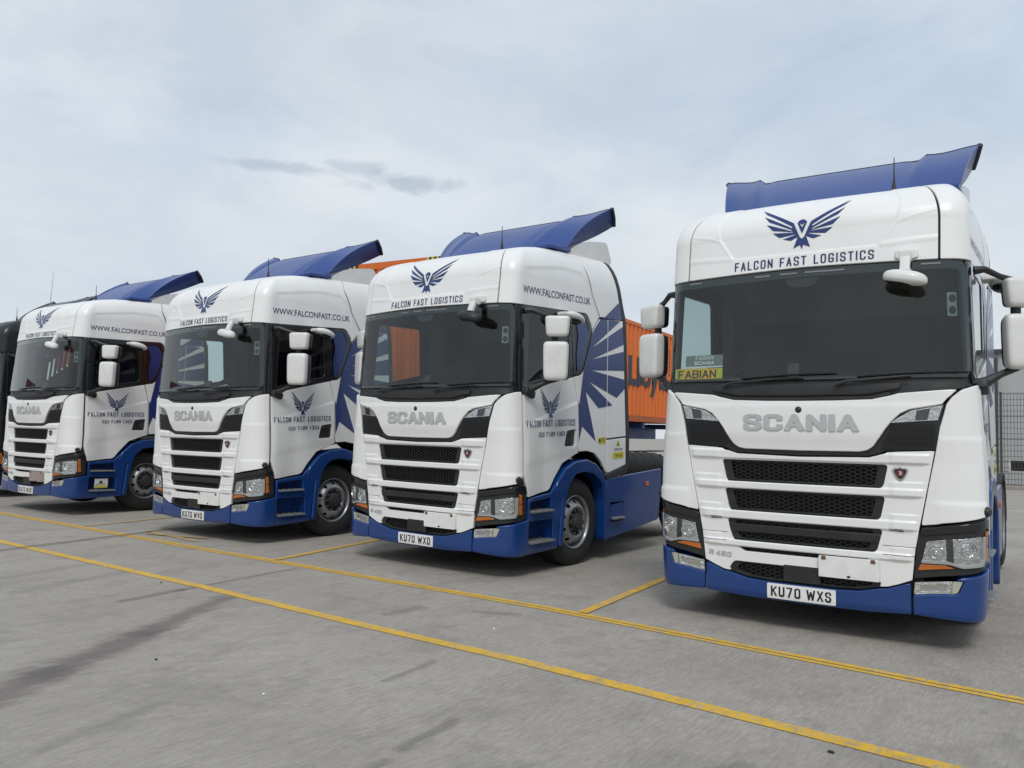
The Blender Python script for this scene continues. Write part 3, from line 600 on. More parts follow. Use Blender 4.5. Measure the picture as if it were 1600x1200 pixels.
# kerb side close-view mirror over the passenger door
km = bpy.data.objects.new('kerb_mirror', None); link(km); km.parent = T
bm = bmesh.new(); bmesh.ops.create_uvsphere(bm, u_segments=20, v_segments=12, radius=1)
bmesh.ops.transform(bm, matrix=Matrix.Translation((1.355, 1.04, 2.862)) @ Matrix.Rotation(R(-12), 4, 'X') @ Matrix.Diagonal((.100, .165, .060, 1)), verts=bm.verts); from_bm('mirror_cover', bm, M['white_dirty'], km, 60)
box_obj('mirror_stalk', (1.265, .96, 2.895), (.12, .12, .045), M['white_dirty'], km, Matrix.Rotation(R(-8), 3, 'X'), .018)
bm = bmesh.new(); bmesh.ops.create_uvsphere(bm, u_segments=16, v_segments=10, radius=1)
bmesh.ops.transform(bm, matrix=Matrix.Translation((1.355, 1.05, 2.838)) @ Matrix.Diagonal((.085, .145, .050, 1)), verts=bm.verts); from_bm('mirror_glass', bm, M['gloss_black'], km, 60)
# front close-view mirror hung from the roof
fm = bpy.data.objects.new('front_mirror', None); link(fm); fm.parent = T
panel('bracket_plate', rnd([(.700, 3.005), (.845, 3.005), (.845, 2.955), (.815, 2.945), (.735, 2.945), (.700, 2.955)], .01), M['white_dirty'], fm, h=.022, th=.022, bev=.008)
box_obj('bracket_arm', (.775, -.035, 2.945), (.085, .10, .075), M['white_dirty'], fm, None, .012)
box_obj('bracket_arm', (.780, -.095, 2.865), (.070, .045, .17), M['white_dirty'], fm, Matrix.Rotation(R(-24), 3, 'X'), .012)
bm = bmesh.new(); bmesh.ops.create_uvsphere(bm, u_segments=24, v_segments=14, radius=1)
for v in bm.verts:
    v.co.x = math.copysign(abs(v.co.x) ** .8, v.co.x); v.co.z = math.copysign(abs(v.co.z) ** .75, v.co.z)
    if v.co.z < 0: v.co.z *= .6
    v.co.z -= .22 * v.co.x
bmesh.ops.transform(bm, matrix=Matrix.Translation((.785, -.14, 2.755)) @ Matrix.Rotation(R(6), 4, 'Y') @ Matrix.Diagonal((.155, .085, .068, 1)), verts=bm.verts); front_cover = from_bm('mirror_cover', bm, M['white_dirty'], fm, 70)
bm = bmesh.new(); bmesh.ops.create_uvsphere(bm, u_segments=20, v_segments=10, radius=1)
bmesh.ops.transform(bm, matrix=Matrix.Translation((.785, -.135, 2.742)) @ Matrix.Rotation(R(6), 4, 'Y') @ Matrix.Diagonal((.140, .074, .034, 1)), verts=bm.verts); from_bm('mirror_glass', bm, M['gloss_black'], fm, 70)
box_obj('mirror_rib', (.785, -.15, 2.815), (.09, .07, .02), M['white_dirty'], fm, None, .008)

# windscreen and cowl
WSP = rnd(sym([(0, 2.932), (.99, 2.920), (1.16, 2.912, .05), (1.188, 2.86), (1.212, 2.10, .06), (1.16, 2.035, .03), (0, 2.028)]), 0)
WSI = rnd(sym([(0, 2.868), (1.02, 2.858), (1.13, 2.85, .05), (1.175, 2.10, .05), (1.10, 2.052), (0, 2.046)]), 0)
panel('windscreen_border', WSP, M['gloss_black'], T, h=-.014, th=.006, bev=.002, holes=[WSI], res=(.05, .1))
panel('windscreen', WSP, M['glass'], T, h=-.009, th=0, res=(.05, .1))
panel('windscreen_seal', WSP, M['seal'], T, h=-.022, th=.02, bev=.012, holes=[rnd(sym([(0, 2.88), (1.02, 2.87), (1.13, 2.86), (1.18, 2.09), (1.10, 2.048), (0, 2.040)]), 0)], res=(.05, .1))
for a, b in ((-.98, -.86), (-.38, -.25), (.17, .33), (.87, 1.0)): decal('tint_mark', [(a, 2.893), (b, 2.893), (b, 2.905), (a, 2.905)], M['greyboard'], T, h=-.0065)
for sx in (1, -1): decal('tint_mark', [(sx * -.10 + a * 1, z) for a, z in ((-.07, 2.895), (.07, 2.895), (.07, 2.907), (-.07, 2.907))], M['greyboard'], T, h=-.0065)
panel('camera_housing', rnd([(-.135, 2.87), (.135, 2.87), (.11, 2.815), (.07, 2.79), (-.07, 2.79), (-.11, 2.815)], .01), M['black'], T, h=-.03, th=.05)
panel('cowl', rnd(sym([(0, 2.032), (1.16, 2.036), (1.215, 2.06), (1.285, 2.01), (1.275, 1.992), (1.20, 1.982), (1.09, 1.955), (1.02, 1.86), (.6, 1.82), (0, 1.80)]), 0), M['black'], T, h=-.03, th=.03, bev=.005, res=(.06, .05))
panel('cowl_ledge', rnd(sym([(0, 1.905), (.50, 1.912), (.62, 1.935), (.72, 1.955), (.72, 1.985, .01), (.60, 1.99), (0, 1.985)]), 0), M['black'], T, h=.004, th=.04, bev=.012, res=(.06, .05))
panel('cowl_lip', rnd(sym([(0, 1.885), (.54, 1.892), (.66, 1.925), (.66, 1.905), (.535, 1.872), (0, 1.862)]), 0), M['black'], T, h=-.008, th=.03, bev=.006, res=(.06, .05))
for pts in ([(-.62, 1.975), (-.55, 2.00), (.02, 2.045), (.12, 2.045)], [(.28, 1.975), (.36, 2.00), (.80, 2.04), (.92, 2.045)]):
    w = bpy.data.objects.new('wiper', None); link(w); w.parent = T
    P3 = [cab(u, t) + snormal(cab, u, t) * .035 for u, t in pts]
    tube_obj('wiper_arm', P3[:2] + [P3[2]], [.016, .012, .007], M['black'], w)
    B3 = [cab(u, t) + snormal(cab, u, t) * .012 for u, t in [(pts[0][0] + .15 + k * .075, 2.042 + k * .003 + .008 * math.sin(k / 10 * math.pi)) for k in range(11)]]
    tube_obj('wiper_blade', B3, .008, M['seal'], w, 6)
# bonnet
BON = rnd(sym([(0, 1.860), (.27, 1.862), (.536, 1.870), (.664, 1.898), (.72, 1.915), (1.07, 1.944, .02), (1.075, 1.93), (1.03, 1.87), (1.008, 1.828), (.795, 1.788, .02), (.73, 1.755), (.675, 1.70), (.63, 1.64), (.597, 1.585), (.545, 1.505, .02), (.50, 1.472, .03), (.44, 1.462), (0, 1.458)]), 0)
def bon_disp(u, t): return .012 * ss(1.46, 1.60, t) - .008 * ss(1.80, 1.86, t)
panel('bonnet', BON, M['white'], T, h=.0, bev=.010, disp=bon_disp, res=(.05, .03))
gu = panel('grille_upper', rnd(sym([(0, 1.50), (.5, 1.50), (.6, 1.60), (.68, 1.72), (.80, 1.79), (1.015, 1.832), (.965, 1.495), (.632, 1.480, .01), (.56, 1.45, .02), (.50, 1.437), (0, 1.425)]), 0), M['black'], T, h=-.022, th=.02, bev=.004)
# grille
def opening(w1, z1, w2, z2, r=.03): return rnd(sym([(0, z1), (w1, z1), (w2, z2), (0, z2)]), r)
O = [opening(.642, 1.372, .605, 1.198), opening(.620, 1.132, .583, .958), opening(.600, .883, .556, .713), opening(.505, .655, .455, .622, .012),
     rnd(sym([(0, .536), (.545, .536, .03), (.585, .475, .02), (.570, .450), (.43, .420), (.28, .412), (0, .412)]), 0)]
SEAML = [(.958, 1.486), (.905, 1.2), (.853, .925), (.823, .76), (.798, .522)]
GF = sym([(0, 1.413), (.51, 1.425), (.57, 1.442), (.64, 1.470)] + SEAML + [(.70, .480), (.628, .455), (.567, .449), (.43, .4165), (.28, .4085), (0, .4085)])
BARS = [(1.385, 1.455), (1.137, 1.194), (.888, .953), (.66, .708)]
def gr_disp(u, t):
    a = abs(u); d = 0
    for k, (lo, hi) in enumerate(BARS):
        w = ss(lo - .005, lo + .003, t) * ss(hi + .006, hi - .004, t); d += w * .013
        e = .052                                  # stepped wings beside the openings
        w2 = ss(hi + e + .005, hi + e - .003, t) * ss(lo, lo + .01, t); d += .007 * w2 * ss(.645, .67, a)
    return d * ss(0, .07, tab([(.5, .80), (.925, .855), (1.2, .907), (1.486, .96)], t) - a)
panel('grille_surround', GF, M['white'], T, h=.0, th=.035, bev=.004, holes=O, res=(.03, .007), disp=gr_disp)
for lo in (.765, .70):
    for s in (1, -1): decal('panel_joint', [(s * .60, lo), (s * .82, lo - .002), (s * .82, lo + .002), (s * .60, lo + .004)], M['seal'], T, h=.0015, disp=gr_disp, res=(.04, .02))
hexes = []
gm = bmesh.new(); PX, PZ = .050, .030
for k, o in enumerate(O):
    if k != 3:
        ins = [(p[0] * (.93 if k < 3 else .99), p[1]) for p in o]
        ring = panel('opening_rim', [(p[0] * 1.01, p[1]) for p in o], M['black'], T, h=-.018, th=.03, bev=.004, holes=[[(p[0] * .90, (p[1] - (min(q[1] for q in o) + max(q[1] for q in o)) / 2) * .88 + (min(q[1] for q in o) + max(q[1] for q in o)) / 2) for p in o]], res=(.06, .08))
    else: ins = o
    xs = [p[0] for p in ins]; zs = [p[1] for p in ins]
    HA, HB = .026, .0155; j = 0; z = min(zs)
    while z < max(zs) + .01:
        x = math.floor((min(xs) - .02) / (3 * HA)) * 3 * HA + (1.5 * HA if j % 2 else 0)
        while x < max(xs) + .02:
            if in_poly((x, z), ins):
                H = [(x + dx * HA, z + dz * HB) for dx, dz in ((-1, .0), (-.5, 1), (.5, 1), (1, 0), (.5, -1), (-.5, -1))]
                n = snormal(cab, x, z)
                outer = [cab(*p) + n * -.030 for p in H]; inner = [cab(x + (p[0] - x) * .84, z + (p[1] - z) * .78) + n * -.030 for p in H]; back = [v - n * .020 for v in inner]
                vo = [gm.verts.new(v) for v in outer]; vi = [gm.verts.new(v) for v in inner]; vb = [gm.verts.new(v) for v in back]
                for q in range(6): gm.faces.new((vo[q], vo[(q + 1) % 6], vi[(q + 1) % 6], vi[q])); gm.faces.new((vi[q], vi[(q + 1) % 6], vb[(q + 1) % 6], vb[q]))
            x += 3 * HA
        z += HB; j += 1
gmo = from_bm('grille_mesh', gm, M['mesh'], T); gmo['kind'] = 'stuff'
# upper side meshes: slatted
um = bmesh.new()
for s in (1, -1):
    for k in range(11):
        z = 1.505 + k * .018; x0 = .60 + max(0, (z - 1.50)) * .40; x1 = .955 + (z - 1.49) * .06
        a = cab(s * x0, z) + snormal(cab, s * x0, z) * -.010; b = cab(s * x1, z) + snormal(cab, s * x1, z) * -.010
        tube(um, [a, (a + b) / 2 + Vector((0, -.004, 0)), b], .004, 4)
uo = from_bm('grille_slats', um, M['mesh'], T); uo['kind'] = 'stuff'
panel('radiator_backing', [(-.86, .41), (.86, .41), (.96, 1.48), (-.96, 1.48)], M['seal'], T, h=-.075, th=.01, bev=.001)
panel('grille_crossbar', rnd(sym([(0, .835), (.59, .835), (.585, .785), (0, .790)]), .02), M['black'], T, h=-.004, th=.04, bev=.012)
panel('radar_cover', rnd([(-.132, .540), (.140, .540), (.140, .420), (-.132, .420)], .008), M['black'], T, h=.004, th=.05, bev=.008)
for s in (1, -1):
    for dz in (0, .012): decal('vent_slot', [(s * .645, .880 + dz), (s * .742, .873 + dz), (s * .742, .880 + dz), (s * .645, .887 + dz)], M['seal'], T, h=.002, disp=gr_disp)
# bumper centre
panel('bumper', rnd(sym([(0, .400), (.28, .400), (.43, .409), (.567, .441), (.628, .448), (.70, .474), (.789, .508), (.789, .268), (.5, .250), (0, .246)]), 0), M['blue'], T, h=.008, bev=.008, res=(.05, .04), disp=lambda u, t: -.008 * ss(.29, .25, t))
# camera dot, name lettering, badge
tube_obj('front_sensor', [(0, -.07, 1.786), (0, -.095, 1.786), (0, -.105, 1.786)], [.028, .026, .012], M['black'], T, 14)
nm = text_polys('SCANIA', .885, .130, w=.60, st=.180, gap=.07)
panel('name_letters', put(nm, -.442, 1.620), M['badge_silver'], T, h=.010, th=.009, bev=.0015, res=(.08, .08), disp=bon_disp)
md = text_polys('R 450', .195, .040, w=.75, st=.2, gap=.18, space=.3, slant=.15)
panel('model_letters', put(md, -.765, .572, -.05), M['badge_silver'], T, h=.006, th=.006, bev=.001, res=(.05, .05), disp=gr_disp)
SH = [(.725 + .052 * x, 1.31 + .052 * y) for x, y in ((0, -1), (.45, -.65), (.8, -.05), (1, .5), (.75, .8), (.3, .78), (0, .95), (-.3, .78), (-.75, .8), (-1, .5), (-.8, -.05), (-.45, -.65))]
bd = panel('badge', SH, M['steel'], T, h=.010, th=.010, bev=.003)
panel('badge_field', [(.725 + (x - .725) * .78, 1.31 + (y - 1.31) * .78) for x, y in SH], M['plate_black'], bd, h=.0135, th=.002, bev=.001)
panel('badge_disc', [(.725 + .026 * math.cos(a), 1.312 + .026 * math.sin(a)) for a in [k * .5236 for k in range(12)]], M['red'], bd, h=.0165, th=.002, bev=.001)
decal('badge_bird', [[(.715, 1.298), (.722, 1.318), (.712, 1.326), (.727, 1.330), (.738, 1.322), (.733, 1.312), (.740, 1.298), (.728, 1.304)]], M['badge_silver'], bd, h=.018)
# roof: side text, front text, emblem
e, c = emblem(.380, .430, 0.0, 3.350)
decal('emblem', e, M['livery'], T, h=.0035, holes=c, disp=roof_disp, res=(.03, .016))
def words(total, height, name_u, fn):
    ws = ('FALCON', 'FAST', 'LOGISTICS'); q = [sum((.43 * WID.get(c, 1) if c != 'I' else .125) + .17 for c in w_) - .17 for w_ in ws]; sc = total / (sum(q) + 2 * .59); x = 0
    for w_, l in zip(ws, q): fn(text_polys(w_, l * sc, height, w=.43, st=.12, gap=.17), x); x += (l + .59) * sc
words(1.10, .075, 0, lambda P, x: decal('company_name', put(P, -.555 + x, 2.963), M['ink'], T, h=.004, disp=roof_disp, res=(.03, .02)))
www = font_polys('WWW.FALCONFAST.CO.UK', 1.37, .082, bold=.006)
phone = font_polys('020 7189 1303', .545, .054, bold=.006)
decal_faces('web_address', [[(1.30 + x, 3.058 + .036 * x + y) for x, y in q] for q in www], M['ink'], T, disp=side_disp)
decal_faces('web_address', [[(-2.70 + x, 3.108 - .036 * x + y) for x, y in q] for q in www], M['ink'], T, disp=side_disp)
for sgn in (1, -1):
    u0 = 1.32 if sgn > 0 else -2.33; sh = .042 * sgn; z0 = 1.602 if sgn > 0 else 1.645
    words(1.005, .073, 0, lambda P, dx: decal('company_name', [[(u0 + dx + x, z0 + sh * (x + dx) + y) for x, y in q] for q in P], M['ink'], T, h=.007, disp=door_disp, res=(.02, .015)))
    decal_faces('phone_number', [[((1.572 if sgn > 0 else -2.12) + x, (1.499 if sgn > 0 else 1.52) + sh * x + y) for x, y in q] for q in phone], M['ink'], T, h=.007, disp=door_disp, res=.02)
    e, c = emblem(.205, .345, sgn * 1.828, 1.905)
    decal('emblem', e, M['livery'], T, h=.007, holes=c, disp=door_disp, res=(.02, .015))
# warning stickers behind the passenger door
decal('warning_sticker', [(2.867, 1.435), (3.045, 1.44), (3.045, 1.515), (2.867, 1.505)], M['sticker_y'], T, h=.005)
decal('warning_print', put(text_polys('CAUTION', .09, .018, w=.5, st=.14), 2.94, 1.483) + put(text_polys('KEEP CLEAR', .09, .016, w=.5, st=.14), 2.94, 1.455) + [[(2.88, 1.45), (2.92, 1.45), (2.92, 1.49), (2.88, 1.49)]], M['plate_black'], T, h=.0065)
decal('blind_spot_sticker', [(3.225, 1.250), (3.50, 1.258), (3.50, 1.335), (3.225, 1.325)], M['sticker_y'], T, h=.005)
decal('blind_spot_print', put(text_polys('BLIND SPOT', .21, .032, w=.5, st=.14), 3.26, 1.350) , M['ink'], T, h=.005)
decal('take_care_print', put(text_polys('TAKE CARE', .19, .036, w=.5, st=.14), 3.27, 1.272), M['plate_black'], T, h=.0065)
decal('warning_triangle', [(3.30, 1.41), (3.40, 1.41), (3.35, 1.49)], M['sticker_y'], T, h=.005)
decal('warning_mark', [[(3.343, 1.43), (3.357, 1.43), (3.355, 1.465), (3.345, 1.465)], [(3.318, 1.417), (3.382, 1.417), (3.376, 1.427), (3.324, 1.427)]], M['plate_black'], T, h=.0065)
# roof skin, box behind the deflector, gutter
bm = bmesh.new(); g = []
for i in range(15):
    y = .455 + i * (1.90 / 14); row = []
    for j in range(13):
        hw = .74 + .23 * ss(.455, .85, y); x = (-1 + j / 6) * hw; row.append(bm.verts.new((x, y, tab(HT, y) - .004 + .03 * (1 - (x / .97) ** 2) * ss(.45, .9, y))))
    g.append(row)
for a, b in zip(g, g[1:]):
    for j in range(12): bm.faces.new((a[j], a[j + 1], b[j + 1], b[j]))
from_bm('roof_skin', bm, M['white'], T, 60)
wedge = hex_poly(rnd([(1.34, 3.70), (1.67, 3.89), (1.80, 3.935), (2.22, 4.005, .06), (2.27, 3.99, .04), (2.385, 3.80, .03), (2.36, 3.74)], .05), 2.06, 'x', -1.03)
from_bm('roof_box', wedge, M['white_dirty'], T, 30)
# air deflector
DX = -.12
def defl(u, v):      # u across -1..1, v from base 0 to top 1
    X = u * (1.06 + .19 * v); a = abs(X); st = ss(.68, .76, abs(u) * 1.17)
    y0 = 1.02 + .33 * ss(.5, 1.1, a); z0 = 3.70 + .06 * ss(.6, 1.1, a)
    y1 = 1.90 + .07 * ss(.6, .8, a) + .24 * ss(.75, 1.22, a); z1 = 4.275 + .065 * st + .09 * ss(.85, 1.22, a)
    y = y0 + (y1 - y0) * v; z = z0 + (z1 - z0) * (v + .42 * v * (1 - v))
    z += .035 * st * math.sin(math.pi * min(1, v * 1.2)) * (1 - v); y -= .05 * st * (1 - v) * v
    return Vector((X + DX * (.35 + .65 * v), y, z))
d0 = bpy.data.objects.new('air_deflector', None); link(d0); d0.parent = T
bm = bmesh.new(); NU, NV = 60, 14
g = [[bm.verts.new(defl(-1 + 2 * i / NU, j / NV)) for i in range(NU + 1)] for j in range(NV + 1)]
for j in range(NV):
    for i in range(NU): bm.faces.new((g[j][i], g[j][i + 1], g[j + 1][i + 1], g[j + 1][i]))
for s in (0, NU):          # side cheeks
    sx = 1 if s else -1; low = []
    for j in range(NV + 1):
        v = j / NV; x = (1.03 + .14 * v) * sx + DX * (.35 + .65 * v); low.append(bm.verts.new((x, 1.36 + (2.40 - 1.36) * v, 3.775 + (4.255 - 3.775) * v - .03 * math.sin(v * math.pi))))
    for j in range(NV): bm.faces.new((g[j][s], g[j + 1][s], low[j + 1], low[j]))
    CAR['low%d' % sx] = [v.co.copy() for v in low]
pan = from_bm('deflector_panel', bm, M['blue_top'], d0, 50)
sm = pan.modifiers.new('thick', 'SOLIDIFY'); sm.thickness = .022; sm.offset = -1
bm = bmesh.new(); tube(bm, [defl(-1 + 2 * i / 40, 1.0) + Vector((0, .008, .002)) for i in range(41)], .007, 6)
for sx in (1, -1): tube(bm, [defl(sx, 1.0), (defl(sx, 1.0) + CAR['low%d' % sx][-1]) / 2 + Vector((0, .02, .0)), CAR['low%d' % sx][-1]], .028, 6)
from_bm('deflector_trim', bm, M['black'], d0, 40)
for sx in (1, -1):
    tube_obj('deflector_strut', [(1.0 * sx, 1.75, 3.74), (1.02 * sx + DX, 1.80, 4.0)], .018, M['dark_metal'], d0)
    box_obj('deflector_foot', (.93 * sx, 1.20, 3.735), (.24, .42, .05), M['blue_top'], d0, Matrix.Rotation(R(2), 3, 'X'), .02)
tube_obj('aerial', [(.60, .63, 3.645), (.60, .63, 3.70), (.602, .628, 3.76), (.605, .62, 3.93)], [.022, .014, .006, .0035], M['black'], T)
# cab interior
inn = bpy.data.objects.new('cab_interior', None); link(inn); inn.parent = T
def tub():
    bm = bmesh.new(); X = 1.13
    def q(*p): bm.faces.new([bm.verts.new(v) for v in p])
    q((-X, 2.1, 1.3), (X, 2.1, 1.3), (X, 2.1, 3.6), (-X, 2.1, 3.6)); q((-X, .2, 1.35), (X, .2, 1.35), (X, 2.1, 1.35), (-X, 2.1, 1.35)); q((-1.06, .30, 2.98), (1.06, .30, 2.98), (1.06, 2.1, 3.3), (-1.06, 2.1, 3.3))
    for s in (1, -1):
        q((s * X, .3, 1.35), (s * X, 2.1, 1.35), (s * X, 2.1, 2.24), (s * X, 1.25, 2.20), (s * X, .3, 2.03))
        q((s * X, .40, 2.90), (s * X, 2.1, 2.92), (s * 1.06, 2.1, 3.3), (s * 1.06, .40, 3.05)); q((s * X, 1.62, 2.2), (s * X, 2.1, 2.2), (s * X, 2.1, 2.95), (s * X, 1.62, 2.95))
        q((s * X, 1.16, 2.2), (s * X, 1.64, 2.2), (s * X, 1.64, 2.95), (s * X, 1.16, 2.95))
    return bm
from_bm('lining', tub(), M['interior'], inn)
box_obj('dashboard', (0, .42, 1.90), (2.16, .52, .22), M['interior'], inn, Matrix.Rotation(R(4), 3, 'X'), .06)
box_obj('instrument_hood', (-.62, .42, 2.02), (.62, .34, .12), M['interior'], inn, None, .05)
box_obj('overhead_shelf', (0, .42, 2.99), (1.98, .42, .16), M['interior'], inn, None, .05)
for sx in (-1, 1):
    box_obj('seat_back', (.62 * sx, 1.32, 2.05), (.52, .16, .78), M['seat'], inn, Matrix.Rotation(R(-10), 3, 'X'), .06)
    box_obj('headrest', (.62 * sx, 1.42, 2.50), (.28, .12, .22), M['seat'], inn, Matrix.Rotation(R(-10), 3, 'X'), .05)
    box_obj('seat_cushion', (.62 * sx, 1.08, 1.66), (.52, .54, .16), M['seat'], inn, None, .06)
bm = bmesh.new()
for k in range(28):
    a0, a1 = 2 * math.pi * k / 28, 2 * math.pi * (k + 1) / 28
    tube(bm, [(-.62 + .225 * math.cos(a), .74 + .225 * math.sin(a) * .55, 2.06 + .225 * math.sin(a) * .83) for a in (a0, a1)], .016, 6)
box(bm, (-.62, .735, 2.05), (.40, .03, .045)); box(bm, (-.62, .73, 2.04), (.14, .05, .12))
from_bm('steering_wheel', bm, M['black'], inn, 50)
panel('pillar_pad', rnd([(1.045, 2.50), (1.125, 2.50), (1.118, 2.68), (1.040, 2.68)], .01), M['greyboard'], inn, h=-.05, th=.006, bev=.001)
for tz_ in (2.545, 2.635): panel('pad_disc', [(1.082 + .028 * math.cos(a), tz_ + .030 * math.sin(a)) for a in [k * .5236 for k in range(12)]], M['interior'], inn, h=-.047, th=.003, bev=.001)
for sx in (1, -1):
    bm = bmesh.new(); pv = None
    for k in range(15):
        q = [bm.verts.new((1.06 * sx + .02 * (k % 2) * sx, 1.22 + k * .022, z)) for z in (2.1, 2.95)]
        if pv: bm.faces.new((pv[0], pv[1], q[1], q[0]))
        pv = q
    from_bm('curtain', bm, M['interior2'], inn)
box_obj('rear_locker', (0, 2.0, 3.0), (2.1, .3, .5), M['interior2'], inn, None, .03)
box_obj('bunk', (0, 1.85, 1.85), (2.1, .45, .35), M['interior2'], inn, None, .05)
box_obj('dash_phone_holder', (-.12, .22, 2.12), (.10, .04, .13), M['black'], inn, Matrix.Rotation(R(-15), 3, 'X'), .015)
bm = bmesh.new()
for k in range(5): tube(bm, [(1.105, .36 + .02 * k, 2.35), (1.105, .36 + .02 * k, 2.36)], .004, 4)
bm.free()
# chassis
ch = bpy.data.objects.new('chassis', None); link(ch); ch.parent = T
for sx in (1, -1): box_obj('frame_rail', (.39 * sx, 3.4, .86), (.09, 4.9, .28), M['dark_metal'], ch, None, .01)
for y in (2.4, 3.1, 4.4, 5.6): box_obj('cross_member', (0, y, .86), (.70, .12, .2), M['dark_metal'], ch)
box_obj('axle_beam', (0, 1.46, .50), (2.0, .14, .14), M['dark_metal'], ch, None, .02); box_obj('axle_beam', (0, 5.15, .50), (1.9, .16, .16), M['dark_metal'], ch, None, .02)
box_obj('belly_shade_sheet', (0, 3.1, .40), (1.44, 5.4, .03), M['seal'], ch); box_obj('belly_shade_sheet', (0, .62, .36), (2.2, .62, .03), M['seal'], ch)  # black sheets added below the chassis to deepen the shade under the lorry
box_obj('engine_block', (0, 1.3, .85), (.8, 1.6, .7), M['seal'], ch, None, .04)
fw = hex_poly(rnd([(-.45, 4.45), (.45, 4.45), (.50, 4.9), (.45, 5.3), (.16, 5.42), (.06, 5.0), (-.06, 5.0), (-.16, 5.42), (-.45, 5.3), (-.50, 4.9)], .05), .06, 'z', 1.13)
from_bm('fifth_wheel', fw, M['dark_metal'], ch); box_obj('fifth_wheel_bracket', (0, 4.9, 1.06), (.8, .5, .12), M['dark_metal'], ch)
box_obj('catwalk', (0, 2.75, 1.06), (1.1, .75, .03), M['tread'], ch)
for sx in (1, -1):
    S3 = side_plane(1.20)
    SK = rnd([(2.085, .25), (2.085, .99), (2.10, 1.005), (3.56, 1.10, .03), (3.56, .92), (3.50, .42, .03), (3.46, .40)], 0); HO = rnd([(2.20, .665), (2.49, .685), (2.49, .50), (2.20, .49)], .02)
    f2 = (lambda q: [(-p[0], p[1]) for p in reversed(q)]) if sx < 0 else (lambda q: q)
    sk = panel('side_skirt', f2(SK), M['blue'], T, th=.03, bev=.012, holes=[f2(HO)], S=S3, res=(.2, .2))
    box_obj('skirt_recess', (1.12 * sx, 2.345, .585), (.16, .33, .24), M['blue'], sk)
    box_obj('skirt_step', (1.20 * sx, 2.345, .505), (.10, .26, .03), M['tread'], sk, None, .008)
    panel('side_marker', f2(rnd([(3.105, .875), (3.165, .88), (3.165, .935), (3.105, .93)], .01)), M['amber'], sk, h=.014, th=.014, bev=.004, S=S3)
    box_obj('fuel_tank', (.86 * sx, 2.82, .68), (.60, 1.40, .60), M['steel'], T, None, .12)
    # rear mudguard
    for dd in (0,):
        bm = bmesh.new(); nseg = 16; A = [[], []]
        for k in range(nseg + 1):
            a = math.pi * (-.02 + 1.04 * k / nseg); r = .60 + (.012 if k % 2 else 0)
            for q, x in enumerate((.55, 1.14)): A[q].append(bm.verts.new((x * sx, 5.15 + r * math.cos(a) * 1.05, .56 + r * math.sin(a))))
        for k in range(nseg): bm.faces.new((A[0][k], A[0][k + 1], A[1][k + 1], A[1][k]))
        o = from_bm('rear_mudguard', bm, M['black'], T, 50); s = o.modifiers.new('thick', 'SOLIDIFY'); s.thickness = .015
for k in range(6):
    pass
tk = bmesh.new(); lathe(tk, [(-.55, .0), (-.55, .16), (-.50, .19), (-.3, .19), (-.29, .2), (-.27, .2), (-.26, .19), (-.06, .19), (-.05, .2), (-.03, .2), (-.02, .19), (.18, .19), (.19, .2), (.21, .2), (.22, .19), (.45, .19), (.50, .16), (.50, 0)], 24)
for v in tk.verts: v.co = Vector((v.co.y * .9 + .62, v.co.x * 1.05 + 3.95, v.co.z + 1.10))
from_bm('air_tank', tk, M['rubber'], T, 30)
for k, (mm_, dx) in enumerate((('red', 0), ('sticker_y', .06), ('black', .12))):
    P3 = [(.1 + dx, 2.32, 1.75)] + [(.1 + dx + .05 * math.cos(j * 1.1), 2.45 + .05 * j, 1.65 - .09 * j + .05 * math.sin(j * 1.1)) for j in range(6)] + [(.2 + dx, 3.0, 1.2)]
    tube_obj('air_hose', P3, .012, M['red'] if mm_ == 'red' else M[mm_], ch)
